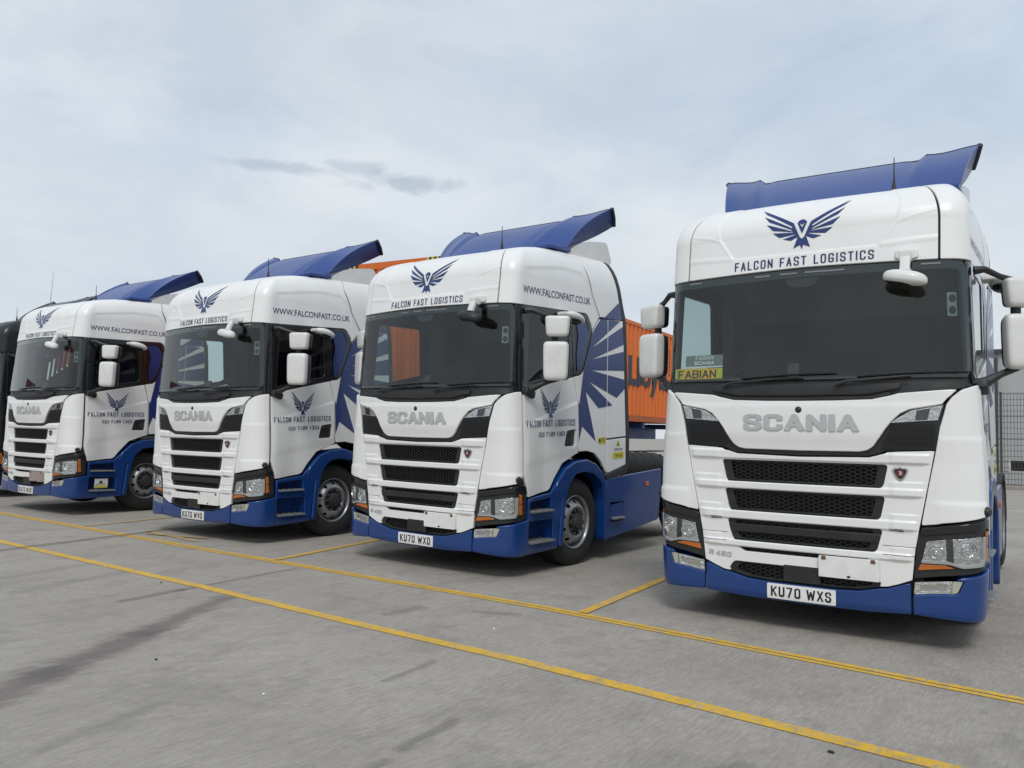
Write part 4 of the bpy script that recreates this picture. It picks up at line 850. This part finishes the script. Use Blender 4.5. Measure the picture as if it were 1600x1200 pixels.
# wheels
def wheel(parent, name, x, y, sx, front=True, rz=0):
    w = bpy.data.objects.new(name, None); link(w); w.parent = parent; w.location = (x, y, .515); w.rotation_euler = (0, 0, (math.pi if sx < 0 else 0) + rz)
    return w
def tyre_bm(wd):
    bm = bmesh.new(); h = wd / 2
    lathe(bm, [(-h + .03, .29), (-h, .33), (-h - .008, .41), (-h + .01, .475), (-h + .035, .503), (-h + .05, .510), (-.055, .515), (-.053, .503), (-.043, .503), (-.041, .515), (.041, .515), (.043, .503), (.053, .503), (.055, .515), (h - .05, .510), (h - .035, .503), (h - .01, .475), (h + .008, .41), (h + .004, .36), (h - .004, .33), (h - .014, .305), (h - .03, .29)], 64); return bm
def wheel_parts(w, wd, front):
    ty = from_bm('tyre', tyre_bm(wd), M['rubber'], w, 30); h = wd / 2
    bm = bmesh.new(); lathe(bm, [(h - .026, .302), (h - .010, .312), (h - .002, .306), (h - .010, .295), (h - .05, .284), (h - .12, .276), (-h + .02, .29)], 64); rim = from_bm('rim', bm, M['alu'], w, 50)
    # disc with hand holes
    if front: prof = [(.275, h - .075), (.255, h - .040), (.215, h + .002), (.185, h + .018), (.168, h + .016), (.158, h + .004), (.150, h - .03), (.0, h - .03)]
    else: prof = [(.275, h - .08), (.26, h - .13), (.22, h - .17), (.175, h - .20), (.15, h - .21), (.0, h - .21)]
    def S(a, r):
        rr = abs(r); xx = tab(sorted([(p[0], p[1]) for p in prof]), rr); return Vector((xx, -rr * math.cos(a), rr * math.sin(a)))
    holes = []
    for k in range(10):
        ac = (k + .5) * math.pi / 5
        holes.append([(ac + .115 * math.cos(q), .236 + .021 * math.sin(q)) for q in [j * math.pi / 5 for j in range(10)]])
    panel('wheel_disc', [(0.0, .14), (2 * math.pi, .14), (2 * math.pi, .276), (0.0, .276)], M['alu'], w, h=0, th=.012, bev=.001, holes=holes, res=(math.pi / 24, .018), S=S)
    bm = bmesh.new(); x0 = h - .03 if front else h - .20
    lathe(bm, [(x0 + .012, .155), (x0 + .014, .11), (x0 + .05, .105), (x0 + .055, .085), (x0 + .085, .08), (x0 + .09, .06), (x0 + .09, .0)], 32); hub = from_bm('hub', bm, M['dark_metal'], w, 30)
    bm = bmesh.new()
    for k in range(10):
        a = k * math.pi / 5; r = .1385
        tube(bm, [(x0 + .0, -r * math.cos(a), r * math.sin(a)), (x0 + .05, -r * math.cos(a), r * math.sin(a)), (x0 + .058, -r * math.cos(a), r * math.sin(a))], [.0165, .0165, .009], 6)
    o = from_bm('wheel_nuts', bm, M['dark_metal'], w, 30); o['kind'] = 'stuff'
    # drum behind the holes
    bm = bmesh.new(); lathe(bm, [(h - .14, .0), (h - .14, .272), (-h + .03, .28)], 32); from_bm('brake_drum', bm, M['seal'], w)
wf = wheel(T, 'wheel', 1.01, 1.455, 1); wheel_parts(wf, .30, True)
wrr = wheel(T, 'wheel', 1.00, 5.15, 1); wheel_parts(wrr, .27, False)
def copy_tree(o, parent=None, keep=True):
    c = o.copy(); link(c); c.parent = parent
    for k in list(o.children): copy_tree(k, c)
    return c
for src, x, y, rz in ((wf, -1.01, 1.455, math.pi), (wrr, .70, 5.15, 0), (wrr, -1.00, 5.15, math.pi), (wrr, -.70, 5.15, math.pi)):
    c = copy_tree(src, T); c.location = (x, y, .515); c.rotation_euler = (0, 0, rz)
# number plate and blank marker board
pl = panel('number_plate', rnd([(-.262, .275), (.262, .275), (.262, .388), (-.262, .388)], .008), M['plate'], T, h=.020, th=.008, bev=.0015)
bb = panel('blank_board', rnd([(.143, .492), (.574, .492), (.574, .648), (.143, .648)], .006), M['plate'], T, h=.032, th=.03, bev=.003)
for x in (.178, .532): panel('rusty_clip', [(x - .016, .625), (x + .016, .625), (x + .014, .652), (x - .014, .652)], M['rust'], bb, h=.036, th=.004, bev=.001)
panel('board_screw', [(.36 + .012 * math.cos(a), .508 + .008 * math.sin(a)) for a in [k * .785 for k in range(8)]], M['plate_black'], bb, h=.036, th=.004, bev=.001)

def dummy(): pass
def plate_text(root, s):
    p = next(c for c in root.children if c.name.startswith('number_plate'))
    a, b = s.split(' ')
    decal('plate_lettering', put(text_polys(a, .232, .076, w=.50, st=.15, gap=.15), -.232, .294), M['plate_black'], p, h=.0215, res=(.1, .1))
    decal('plate_lettering', put(text_polys(b, .186, .076, w=.50, st=.15, gap=.15), .045, .294), M['plate_black'], p, h=.0215, res=(.1, .1))
def pose(root, x, y, yaw, dz, pi_, ro):
    A = Matrix.Translation((0, 1.45, .5)) @ Matrix.Rotation(pi_, 4, 'X') @ Matrix.Rotation(ro, 4, 'Y') @ Matrix.Translation((0, -1.45, -.5))
    root.matrix_world = Matrix.Translation((x, y, dz)) @ Matrix.Rotation(yaw, 4, 'Z') @ A
def find(root, n, lvl2=None):
    for c in root.children_recursive:
        if c.name.split('.')[0] == n: return c
POSE = {1: (4.2735, -.073, .060, -.0089, .0058, -.0026), 2: (0, 0, 0, -.0053, .0013, .0032), 3: (-3.8756, -.3473, .0223, -.0062, .0082, -.0032), 4: (-8.6859, -.5218, .0252, .0207, -.0151, .0019), 5: (-12.86, -.10, .02, -.005, 0, 0)}
roots = {1: lorry}
for k in (2, 3, 4, 5): roots[k] = copy_tree(lorry)
G = 'lorry tractors parked in a row'
tag(lorry, 'white and blue lorry tractor nearest the camera at the right end of the row', 'lorry', G)
tag(roots[2], 'white and blue lorry tractor with black front mirror, second from the right', 'lorry', G)
tag(roots[3], 'white and blue lorry tractor, third from the right, between two white and blue ones', 'lorry', G)
tag(roots[4], 'white and blue lorry tractor with brown board on its grille and pennants in the windscreen', 'lorry', G)
tag(roots[5], 'all black lorry tractor at the far left end of the row', 'lorry', G)
for k, s in ((1, 'KU70 WXS'), (2, 'KU70 WXD'), (3, 'KU70 WVO'), (4, 'KU70 WXR')): plate_text(roots[k], s)
# individual differences
def omat(o, m): o.material_slots[0].link = 'OBJECT'; o.material_slots[0].material = m
for c in roots[2].children:
    if c.name.startswith('front_mirror'):
        for q in c.children:
            if q.name.split('.')[0] in ('mirror_cover', 'mirror_rib'): omat(q, M['black'])
omat(find(roots[4], 'blank_board'), M['faded'])
keep = {'roof_front', 'roof_side', 'cab_side_panel', 'wind_deflector_panel', 'corner_panel', 'door', 'bonnet', 'grille_surround', 'roof_skin', 'roof_box'}
for c in list(roots[5].children_recursive):
    b = c.name.split('.')[0]
    if b in ('emblem', 'company_name', 'web_address', 'phone_number', 'livery_rays', 'blue_glass_patch', 'name_letters', 'model_letters', 'badge', 'badge_field', 'badge_disc', 'badge_bird', 'blind_spot_sticker', 'blind_spot_print', 'take_care_print', 'warning_sticker', 'warning_print', 'warning_triangle', 'warning_mark', 'blank_board', 'rusty_clip', 'board_screw'):
        bpy.data.objects.remove(c); continue
    if c.type == 'MESH' and c.material_slots:
        m = c.material_slots[0].material
        if m in (M['white'], M['white_dirty'], M['blue_top']): omat(c, M['black_paint'])
        elif m == M['blue']: omat(c, M['darkblue_paint'])
for k in (1, 3, 4, 5):
    for c in list(roots[k].children):
        if k == 3 and c.name.split('.')[0] in ('warning_sticker', 'warning_print'): bpy.data.objects.remove(c)
# sticker on the step of the fourth lorry and its tall whip aerial
r4 = roots[4]
decal('step_sticker', [(1.52, .41), (1.76, .415), (1.76, .57), (1.52, .565)], M['plate'], r4, h=.006)
decal('step_sticker_stripe', [(1.525, .415), (1.755, .42), (1.755, .455), (1.525, .45)], M['sticker_y'], r4, h=.0075)
decal('step_sticker_mark', [(1.60, .49), (1.68, .49), (1.64, .545)], M['plate_black'], r4, h=.0075)
decal('step_sticker_print', put(text_polys('BLIND SPOT', .19, .02, w=.5, st=.14), 1.545, .463), M['plate_black'], r4, h=.0075)
tube_obj('whip_aerial', [(-.62, .42, 3.60), (-.64, .44, 3.9), (-.66, .46, 4.25)], [.008, .005, .003], M['steel'], r4)
for k, v in POSE.items(): pose(roots[k], *v)

def on_lorry(k, name, label, cat, group=None):
    o = bpy.data.objects.new(name, None); link(o); o.matrix_world = roots[k].matrix_world.copy() if 0 else Matrix(); tag(o, label, cat, group); o.matrix_world = pose_m[k]; return o
bpy.context.view_layer.update(); pose_m = {k: roots[k].matrix_world.copy() for k in roots}
# name cards behind the first windscreen
cdd = on_lorry(1, 'name_card', 'yellow name card reading FABIAN with green crossed corners, behind the nearest windscreen', 'sign')
Sx = cab
panel('card', [(-1.13, 2.056), (-.66, 2.050), (-.66, 2.145), (-1.13, 2.150)], M['yel_plate'], cdd, h=-.030, th=.006, bev=.001)
panel('card_lettering', put(text_polys('FABIAN', .36, .068, w=.62, st=.13, gap=.12), -1.075, 2.066), M['plate_black'], cdd, h=-.027, th=.002, bev=.0)
for x in (-1.125, -.70): panel('green_cross', [[(x, 2.06), (x + .012, 2.06), (x + .045, 2.14), (x + .033, 2.14)], [(x + .033, 2.06), (x + .045, 2.06), (x + .012, 2.14), (x, 2.14)]], M['green'], cdd, h=-.026, th=.002, bev=0)
cd2 = on_lorry(1, 'name_card', 'grey etched name board reading FABIAN SCANIA above the yellow card', 'sign')
panel('board', [(-1.01, 2.170), (-.66, 2.170), (-.66, 2.262), (-1.01, 2.262)], M['greyboard'], cd2, h=-.034, th=.006, bev=.001)
panel('board_edge', [(-1.01, 2.154), (-.66, 2.154), (-.66, 2.166), (-1.01, 2.166)], M['plate'], cd2, h=-.030, th=.008, bev=.001)
panel('board_lettering', put(text_polys('FABIAN', .17, .035, w=.62, st=.14, gap=.12), -.915, 2.222) + put(text_polys('SCANIA', .19, .032, w=.95, st=.22, gap=.08), -.925, 2.179), M['plate'], cd2, h=-.030, th=.002, bev=0)
# pennants in the fourth windscreen
for k in range(5):
    u = .38 + k * .125; z = 2.24 + k * .055
    pn = on_lorry(4, 'pennant', ['small white pennant lowest and leftmost of five hung in the windscreen', 'small white pennant second from the left of five in the windscreen', 'red and white pennant in the middle of five in the windscreen', 'red pennant with pale end, fourth of five in the windscreen', 'yellow ended pennant highest and rightmost of five in the windscreen'][k], 'pennant', 'pennants hung in the windscreen')
    panel('cloth', [(u, z), (u + .05, z), (u + .05, z + .27), (u, z + .27)], M['white_cloth' if k < 2 else 'red_cloth'], pn, h=-.05, th=.004, bev=0)
    panel('fringe', [(u, z - .03), (u + .05, z - .03), (u + .05, z - .002), (u, z - .002)], M['yellow_cloth' if k == 4 else 'white_cloth'], pn, h=-.05, th=.004, bev=0)

# ------------------------------------------------------------------ ground, lines
def ground_mat(name, paint=None):
    m, nt, N, L, P = mat_base(name); tc = N.new('ShaderNodeTexCoord'); geo = N.new('ShaderNodeNewGeometry')
    def nz(scale, det, ro, sc=(1, 1, 1), rot=0):
        mp = N.new('ShaderNodeMapping'); mp.inputs['Scale'].default_value = sc; mp.inputs['Rotation'].default_value = (0, 0, rot); L.new(geo.outputs['Position'], mp.inputs[0])
        n = N.new('ShaderNodeTexNoise'); n.inputs['Scale'].default_value = scale; n.inputs['Detail'].default_value = det; n.inputs['Roughness'].default_value = ro; L.new(mp.outputs[0], n.inputs[0]); return n.outputs[0]
    def mth(op, a, b=None, c=None):
        x = N.new('ShaderNodeMath'); x.operation = op
        for i, v in enumerate((a, b, c)):
            if v is None: continue
            if isinstance(v, (int, float)): x.inputs[i].default_value = v
            else: L.new(v, x.inputs[i])
        return x.outputs[0]
    def mixc(f, a, b):
        x = N.new('ShaderNodeMix'); x.data_type = 'RGBA'
        if isinstance(f, (int, float)): x.inputs[0].default_value = f
        else: L.new(f, x.inputs[0])
        for i, v in ((6, a), (7, b)):
            if isinstance(v, tuple): x.inputs[i].default_value = (*v, 1)
            else: L.new(v, x.inputs[i])
        return x.outputs[2]
    def rmp(f, a, b):
        x = N.new('ShaderNodeMapRange'); x.inputs[1].default_value = a; x.inputs[2].default_value = b; L.new(f, x.inputs[0]); return x.outputs[0]
    rot = R(-11)
    broom = nz(1.0, 7, .8, (48, 7, 1), rot); broom2 = nz(1.0, 7, .75, (5, 1.4, 1), rot); blot = nz(.8, 9, .66); patch = nz(1.6, 8, .7); grit = nz(34, 8, .85); fine = nz(7, 8, .7)
    c = mixc(rmp(blot, .32, .68), (.33, .302, .265), (.45, .415, .365))
    c = mixc(mth('MULTIPLY', rmp(patch, .50, .60), .38), c, (.185, .172, .158))
    c = mixc(mth('MULTIPLY', rmp(patch, .44, .36), .40), c, (.36, .335, .30))
    c = mixc(mth('MULTIPLY', rmp(broom, .42, .60), .46), c, (.20, .185, .168))
    c = mixc(mth('MULTIPLY', rmp(broom2, .50, .72), .42), c, (.19, .178, .166))
    c = mixc(mth('MULTIPLY', rmp(fine, .55, .75), .45), c, (.37, .355, .335))
    c = mixc(mth('MULTIPLY', rmp(grit, .54, .66), .42), c, (.14, .13, .12))
    c = mixc(mth('MULTIPLY', rmp(grit, .44, .34), .40), c, (.46, .44, .40))
    fleck = nz(1.0, 8, .8, (26, 6, 1), rot)
    c = mixc(mth('MULTIPLY', mth('MULTIPLY', rmp(fleck, .54, .62), rmp(patch, .46, .58)), .42), c, (.17, .155, .14))
    # dark oil and water stains, plus dark patches under lorries: capsules with ragged edges
    sep = N.new('ShaderNodeSeparateXYZ'); L.new(geo.outputs['Position'], sep.inputs[0])
    edge = mth('ADD', mth('MULTIPLY', nz(3.2, 8, .75), .45), mth('MULTIPLY', nz(1.0, 7, .75, (16, 2.6, 1), rot), .55))
    for (x0, y0, x1, y1, w, k, col) in STAINS_AND_PATCHES:
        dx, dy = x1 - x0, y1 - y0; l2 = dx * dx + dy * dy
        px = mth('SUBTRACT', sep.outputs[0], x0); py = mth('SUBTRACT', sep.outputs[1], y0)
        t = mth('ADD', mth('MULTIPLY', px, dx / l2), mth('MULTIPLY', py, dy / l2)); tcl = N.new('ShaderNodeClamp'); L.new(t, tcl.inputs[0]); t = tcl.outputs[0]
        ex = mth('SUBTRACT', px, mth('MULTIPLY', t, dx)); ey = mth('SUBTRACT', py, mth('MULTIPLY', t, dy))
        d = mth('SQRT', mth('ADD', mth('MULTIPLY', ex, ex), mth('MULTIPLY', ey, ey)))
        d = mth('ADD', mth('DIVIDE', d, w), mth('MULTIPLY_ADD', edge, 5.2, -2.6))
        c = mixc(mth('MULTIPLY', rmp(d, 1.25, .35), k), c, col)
    if paint:
        wear = nz(1.0, 7, .75, (30, 5, 1), rot); wear2 = nz(9, 6, .7)
        f = mth('MULTIPLY', rmp(wear, .66, .50), rmp(wear2, .70, .52))
        f = mth('MULTIPLY', f, paint[1]); pc = mixc(rmp(fine, .35, .7), paint[0], tuple(v * .75 for v in paint[0]))
        c = mixc(f, c, pc)
    L.new(c, P.inputs['Base Color']); P.inputs['Roughness'].default_value = .78; P.inputs['Specular IOR Level'].default_value = .3
    b = N.new('ShaderNodeBump'); b.inputs['Strength'].default_value = .8; b.inputs['Distance'].default_value = .008
    L.new(mth('ADD', broom, mth('MULTIPLY', grit, .5)), b.inputs['Height']); L.new(b.outputs[0], P.inputs['Normal'])
    return m
STAINS_AND_PATCHES = [(1.75, -5.7, 1.1, -4.36, .20, .62, (.115, .100, .094)), (1.1, -4.36, .60, -3.48, .18, .66, (.112, .098, .092)), (.60, -3.48, -.10, -2.35, .12, .62, (.115, .100, .094)), (-.58, -3.04, -.68, -2.45, .055, .6, (.12, .105, .10)), (-.68, -2.45, -.91, -.95, .045, .55, (.12, .105, .10)),
          (2.72, -3.1, 2.66, -2.6, .035, .45, (.12, .11, .105)), (3.56, -3.8, 3.49, -3.34, .045, .5, (.105, .098, .092)), (3.66, -4.3, 3.60, -3.95, .035, .45, (.12, .11, .10)), (1.42, -1.8, 1.43, -1.45, .07, .45, (.14, .13, .12)), (1.9, -1.25, 2.2, -1.1, .06, .45, (.13, .12, .11)), (-1.6, -3.45, -1.96, -2.26, .10, .30, (.15, .14, .13)), (-2.4, -3.3, -2.7, -2.3, .09, .28, (.15, .14, .13)),
          (0, 1.0, 0, 3.4, .5, .55, (.09, .085, .08)), (4.3, 1.0, 4.2, 3.4, .5, .55, (.09, .085, .08)), (-3.9, .8, -4, 3.0, .5, .55, (.09, .085, .08)), (-5.2, -3.6, -6.2, -2.0, .16, .3, (.14, .13, .12)), (2.3, -4.9, 2.1, -4.2, .06, .35, (.16, .15, .14)), (4.7, -3.3, 4.9, -2.9, .05, .4, (.13, .12, .11))]  # wide dark patches beneath the lorries lead this row
gmt = ground_mat('yard_concrete')
bm = bmesh.new(); bmesh.ops.create_grid(bm, x_segments=24, y_segments=24, size=400); gr = from_bm('ground', bm, gmt); gr.location = (0, 100, 0); tag(gr, 'worn grey concrete yard with dark oil streaks', kind='structure')
YEL = (.80, .47, .02)
ym = ground_mat('yellow_paint', (YEL, .92)); ymf = ground_mat('faded_yellow_paint', (YEL, .45)); ymw = ground_mat('worn_yellow_paint', (YEL, .9))
def strip(name, pts, w, m, z=.004, label=None):
    bm = bmesh.new(); pv = None
    for i, p in enumerate(pts):
        p = Vector(p); d = (Vector(pts[min(i + 1, len(pts) - 1)]) - Vector(pts[max(i - 1, 0)])).normalized(); n = Vector((-d.y, d.x)) * w / 2
        a, b = bm.verts.new((p.x + n.x, p.y + n.y, z)), bm.verts.new((p.x - n.x, p.y - n.y, z))
        if pv: bm.faces.new((pv[0], pv[1], b, a))
        pv = (a, b)
    o = from_bm(name, bm, m); 
    for p in o.data.polygons:
        if p.normal.z < 0: p.flip()
    tag(o, label, kind='structure'); return o
strip('yellow_line', [(-16, -1.08), (-8.82, -.905), (-2.74, -.815), (-.15, -.735), (2.2, -.68), (5.84, -.83), (9, -.95)], .064, ym, .004, 'yellow line in front of the parked lorries')
strip('yellow_line', [(-16, -1.165), (-8.82, -.985), (-2.74, -.90), (-.15, -.81), (2.2, -.755), (5.84, -.91), (9, -1.03)], .058, ymw, .004, 'thin second stroke of the front yellow line')
strip('yellow_line', [(-16, -2.5), (-5.11, -2.28), (-.65, -2.21), (1.43, -2.225), (3.01, -2.20), (5.66, -2.30), (9, -2.4)], .118, ymw, .004, 'yellow line farther out in the yard')
strip('bay_line', [(2.60, -.66), (2.35, 1.37), (1.8, 6)], .095, ymw, .008, 'yellow bay line beside the nearest lorry')
strip('bay_line', [(-1.52, -.74), (-1.92, .99), (-2.6, 5)], .09, ymw, .008, 'yellow bay line left of the second lorry')
strip('bay_line', [(-6.0, -.80), (-6.35, .9), (-7, 5)], .09, ymf, .008, 'faded yellow bay line between the third and fourth lorries')
strip('bay_line', [(-3.5, -.55), (-4.9, -.45)], .09, ymf, .008, 'ghost of an old yellow line under the third lorry')
strip('bay_line', [(-3.6, -.3), (-4.6, -.62)], .08, ymf, .012, 'ghost of an old slanting yellow line under the third lorry')
strip('expansion_joint', [(-3.95, -3.9), (-4.26, -2.6), (-4.63, -.95), (-5.04, .62), (-6.2, 6)], .034, M['seal'], .016, 'dark joint between the concrete slabs')
# litter specks
random.seed(3)
for k, (x, y, m_) in enumerate(((2.40, -3.75, 'plate'), (2.40, -1.63, 'plate'), (1.30, -3.78, 'plate_black'), (5.18, -2.47, 'plate_black'), (-1.13, -2.37, 'plate_black'))):
    bm = bmesh.new(); bmesh.ops.create_icosphere(bm, subdivisions=1, radius=.014)
    for v in bm.verts: v.co = Vector((v.co.x * random.uniform(.8, 1.3) * (.7 if k != 3 else 1.3), v.co.y * random.uniform(.7, 1.2) * (.7 if k != 3 else 1.3), v.co.z * .5 + .006))
    o = from_bm('pebble', bm, M[m_]); o.location = (x, y, .0); tag(o, ['white chip lying on bare concrete nearest the camera', 'white chip lying between the two yellow lines', 'dark chip on the concrete right of the long dark stain', 'dark chip beside the outer yellow line near the right end', 'small dark chip beside the outer yellow line at the left'][k], 'stone', 'chips on the concrete')

# ------------------------------------------------------------------ orange container on its trailer behind the third lorry
def container(name, corner, yaw, Lh, W, H, z0, label, text=True):
    root = empty(name); tag(root, label, 'container')
    # local frame: x across (0..W) left to right, y back
    side = bmesh.new()
    def corr(bm, n, f):
        pts = []; p = Lh / n
        for i in range(n):
            b = i * p; pts += [(b, 0), (b + p * .30, 0), (b + p * .42, -.036), (b + p * .84, -.036), (b + p * .96, 0)]
        pts.append((Lh, 0)); pv = None
        for a, d in pts:
            q = [bm.verts.new(f(a, d, z)) for z in (.16, H - .10)]
            if pv: bm.faces.new((pv[0], pv[1], q[1], q[0]))
            pv = q
    corr(side, 42, lambda a, d, z: (W + d, a, z)); from_bm('side_wall', side, M['orange'], root)
    s2 = bmesh.new(); corr(s2, 42, lambda a, d, z: (-d, a, z)); from_bm('side_wall', s2, M['orange'], root)
    s3 = bmesh.new(); pv = None
    for i in range(8):
        for a, d in ((0, 0), (.3, 0), (.42, .036), (.84, .036)):
            x = (i + a) * W / 8; q = [s3.verts.new((x, .01 + d, z)) for z in (.16, H - .1)]
            if pv: s3.faces.new((pv[0], pv[1], q[1], q[0]))
            pv = q
    q = [s3.verts.new((W, .01, z)) for z in (.16, H - .1)]; s3.faces.new((pv[0], pv[1], q[1], q[0])); from_bm('front_wall', s3, M['orange'], root)
    box_obj('roof', (W / 2, Lh / 2, H - .03), (W - .02, Lh - .02, .03), M['orange'], root); box_obj('floor', (W / 2, Lh / 2, .10), (W - .08, Lh - .1, .06), M['dark_metal'], root); box_obj('rear_doors', (W / 2, Lh - .02, H / 2), (W - .1, .04, H - .2), M['orange'], root)
    for x in (0.0, W):
        box_obj('side_rail', (x + (.02 if x == 0 else -.02), Lh / 2, .08), (.06, Lh - .36, .15), M['orange2'], root); box_obj('side_rail', (x + (.02 if x == 0 else -.02), Lh / 2, H - .05), (.055, Lh - .36, .09), M['orange'], root)
        for y in (0.06, Lh - .06): box_obj('corner_post', (x + (.05 if x == 0 else -.05), y, H / 2), (.13, .14, H - .24), M['orange2'], root)
    for y in (.04, Lh - .04):
        box_obj('end_rail', (W / 2, y, H - .06), (W - .36, .07, .12), M['orange'], root); box_obj('end_rail', (W / 2, y, .08), (W - .36, .07, .15), M['orange2'], root)
    for x in (.09, W - .09):
        for y in (.09, Lh - .09):
            for z in (.06, H - .06): box_obj('corner_casting', (x, y, z), (.18, .18, .12), M['orange2'], root)
    for x0 in (.16, W - .46):
        for k in range(6):
            t = bmesh.new(); t.faces.new([t.verts.new((x0 + px, -.004, pz)) for px, pz in ((k * .05, H - .115), (k * .05 + .05, H - .115), (k * .05 + .07, H - .005), (k * .05 + .02, H - .005))])
            from_bm('hazard_stripe', t, M['plate_black' if k % 2 else 'sticker_y'], root)
    root.location = (*corner, z0); root.rotation_euler = (0, 0, yaw); return root
cyaw = .131
cont = container('shipping_container', (-5.15, 3.10), cyaw, 12.19, 2.44, 2.60, 1.90, 'orange corrugated shipping container with dark lettering on a trailer behind the third lorry')
# big side lettering lies on the outer faces of the ribs
def cside(u, t): return Vector((2.4425, u, t))
for w_, u0, wd in (('Hapag-', 4.2, 3.90), ('Lloyd', 8.20, 2.95)):
    fp = font_polys(w_, wd, 1.30 if w_ == 'Hapag-' else 1.0, bold=.045)
    decal_faces('shipping_line_name', [[(u0 + x, (.70 if w_ == 'Lloyd' else .60) + y * 1.0) for x, y in q] for q in fp], M['navy_print'], cont, h=.002, S=cside, res=50)
for k in range(7): decal('container_number', [(11.35, 2.05 - k * .11), (11.43, 2.05 - k * .11), (11.43, 2.12 - k * .11), (11.35, 2.12 - k * .11)], M['navy_print'], cont, h=.003, S=cside, res=(1, 1))
tr = empty('container_trailer', (-5.15, 3.10, 0)); tr.rotation_euler = (0, 0, cyaw); tag(tr, 'blue skeletal semi trailer carrying the orange container', 'trailer')
for x in (.72, 1.72): box_obj('chassis_beam', (x, 6.2, 1.62), (.12, 11.9, .34), M['trailer_blue'], tr, None, .01)
for y in (.25, 3.0, 6.2, 9.4, 11.9): box_obj('bolster', (1.22, y, 1.81), (2.42, .16, .14), M['trailer_blue'], tr, None, .01)
for x in (.5, 1.94): box_obj('landing_leg', (x, 2.9, .85), (.12, .14, 1.4), M['dark_metal'], tr, None, .01); box_obj('landing_foot', (x, 2.9, .06), (.26, .26, .08), M['dark_metal'], tr)
for x in (.12, 2.32): box_obj('side_guard', (x, 6.0, .95), (.03, 3.6, .12), M['steel'], tr); box_obj('side_guard', (x, 6.0, .65), (.03, 3.6, .12), M['steel'], tr)
for k in range(4):
    for x in (.12, 2.32): box_obj('guard_post', (x, 4.3 + k * 1.13, 1.15), (.05, .05, 1.1), M['dark_metal'], tr)
for y in (8.4, 9.7, 11.0):
    for x, rz in ((2.24, 0), (.20, math.pi)):
        c = copy_tree(wrr, tr); c.location = (x, y, .515); c.rotation_euler = (0, 0, rz)
    box_obj('axle', (1.22, y, .515), (1.9, .14, .14), M['dark_metal'], tr)
    for x in (2.24, .20): box_obj('mudguard', (x, y, 1.12), (.40, 1.1, .03), M['black'], tr)
tube_obj('marker_lamp_stalk', [(2.46, 7.0, 1.65), (2.60, 7.0, 1.72)], .03, M['dark_metal'], tr)
bm = bmesh.new(); bmesh.ops.create_uvsphere(bm, u_segments=14, v_segments=8, radius=.07); bmesh.ops.translate(bm, vec=(2.62, 7.0, 1.73), verts=bm.verts); from_bm('marker_lamp', bm, M['plate'], tr, 60)

# ------------------------------------------------------------------ building, fence and kerb at the back right
wh = empty('warehouse', (.2, 30.5, 0)); tag(wh, 'pale grey clad warehouse with dark posts behind the mesh fence at the right', 'building')
H_ = 5.15
for k in range(24):
    box_obj('wall_panel', (.5 + k * 1.0, .06 + (.012 if k % 2 else 0), .95 + (H_ - .95) / 2), (.985, .12, H_ - .95), M['cladding'], wh)
for k in range(0, 12):
    box_obj('steel_post', (3.9 + k * 2.0 - 4, -.10, H_ / 2 - .1), (.22, .16, H_ - .2), M['dark_clad'], wh)
for k in range(24): box_obj('base_panel', (.5 + k * 1.0, .08, .25), (.98, .1, .5), M['cladding'], wh)
for k in range(12): box_obj('vent_opening', (1.0 + k * 2.0, .10, .72), (1.2, .06, .40), M['seal'], wh)
for k in range(12): box_obj('vent_pier', (2.0 + k * 2.0, .06, .72), (.6, .1, .44), M['cladding'], wh)
box_obj('parapet', (12, .0, H_ + .06), (24.2, .30, .16), M['dark_clad'], wh); box_obj('roof', (12, 6.2, H_ - .1), (24, 12, .12), M['dark_clad'], wh); box_obj('end_wall', (-.05, 6, H_ / 2), (.12, 12, H_ - .2), M['cladding'], wh)
fn = empty('mesh_fence', (.2, 26.8, 0)); tag(fn, 'dark welded mesh fence in front of the grey warehouse', 'fence')
for k in range(8): box_obj('fence_post', (k * 2.5, 0, 1.70), (.07, .07, 3.4), M['dark_clad'], fn)
bm = bmesh.new()
for k in range(175): box(bm, (k * .10, -.02, 1.70), (.013, .012, 3.2))
for k in range(17):
    for dz in ((0, .03) if k % 4 == 0 else (0,)): box(bm, (8.75, -.03, .12 + k * .2 + dz), (17.5, .012, .016))
o = from_bm('wire_mesh', bm, M['wire'], fn); o['kind'] = 'stuff'
kb = bmesh.new(); box(kb, (9, 26.2, .06), (20, .35, .13), None, .02); o = from_bm('kerb', kb, M['kerb']); tag(o, 'concrete kerb along the foot of the mesh fence', kind='structure')
# brick house across the road beyond the left edge: it shows as a reflection in the middle lorry's windscreen
for k, (x, y, w, h, lab) in enumerate(((-41, -11.5, 24, 4.4, 'long brown brick house with tiled gable roof across the road facing the lorries'),)):
    hs = empty('brick_house', (x, y, 0)); hs.rotation_euler = (0, 0, R(-60)); tag(hs, lab, 'house')
    box_obj('wall', (w / 2, -4, h / 2), (w, 8, h), M['brick'], hs)
    bm = bmesh.new(); P3 = [(-.4, .4, h), (w + .4, .4, h), (w + .4, -8.4, h), (-.4, -8.4, h), (-.4, -4, h + 1.9), (w + .4, -4, h + 1.9)]; V = [bm.verts.new(p) for p in P3]
    for f in ((0, 1, 5, 4), (3, 4, 5, 2), (0, 4, 3), (1, 2, 5), (0, 3, 2, 1)): bm.faces.new([V[i] for i in f])
    from_bm('roof', bm, M['tile'], hs)
    gb = hex_poly([(w * .3, h - .1), (w * .3 + 4, h - .1), (w * .3 + 2, h + 1.8)], -4, 'y', .6); from_bm('gable', gb, M['brick'], hs)
    for j in range(4): box_obj('window', (1.6 + j * (w - 3.2) / 3, .03, h * .55), (1.2, .06, 1.3), M['gloss_black'], hs)
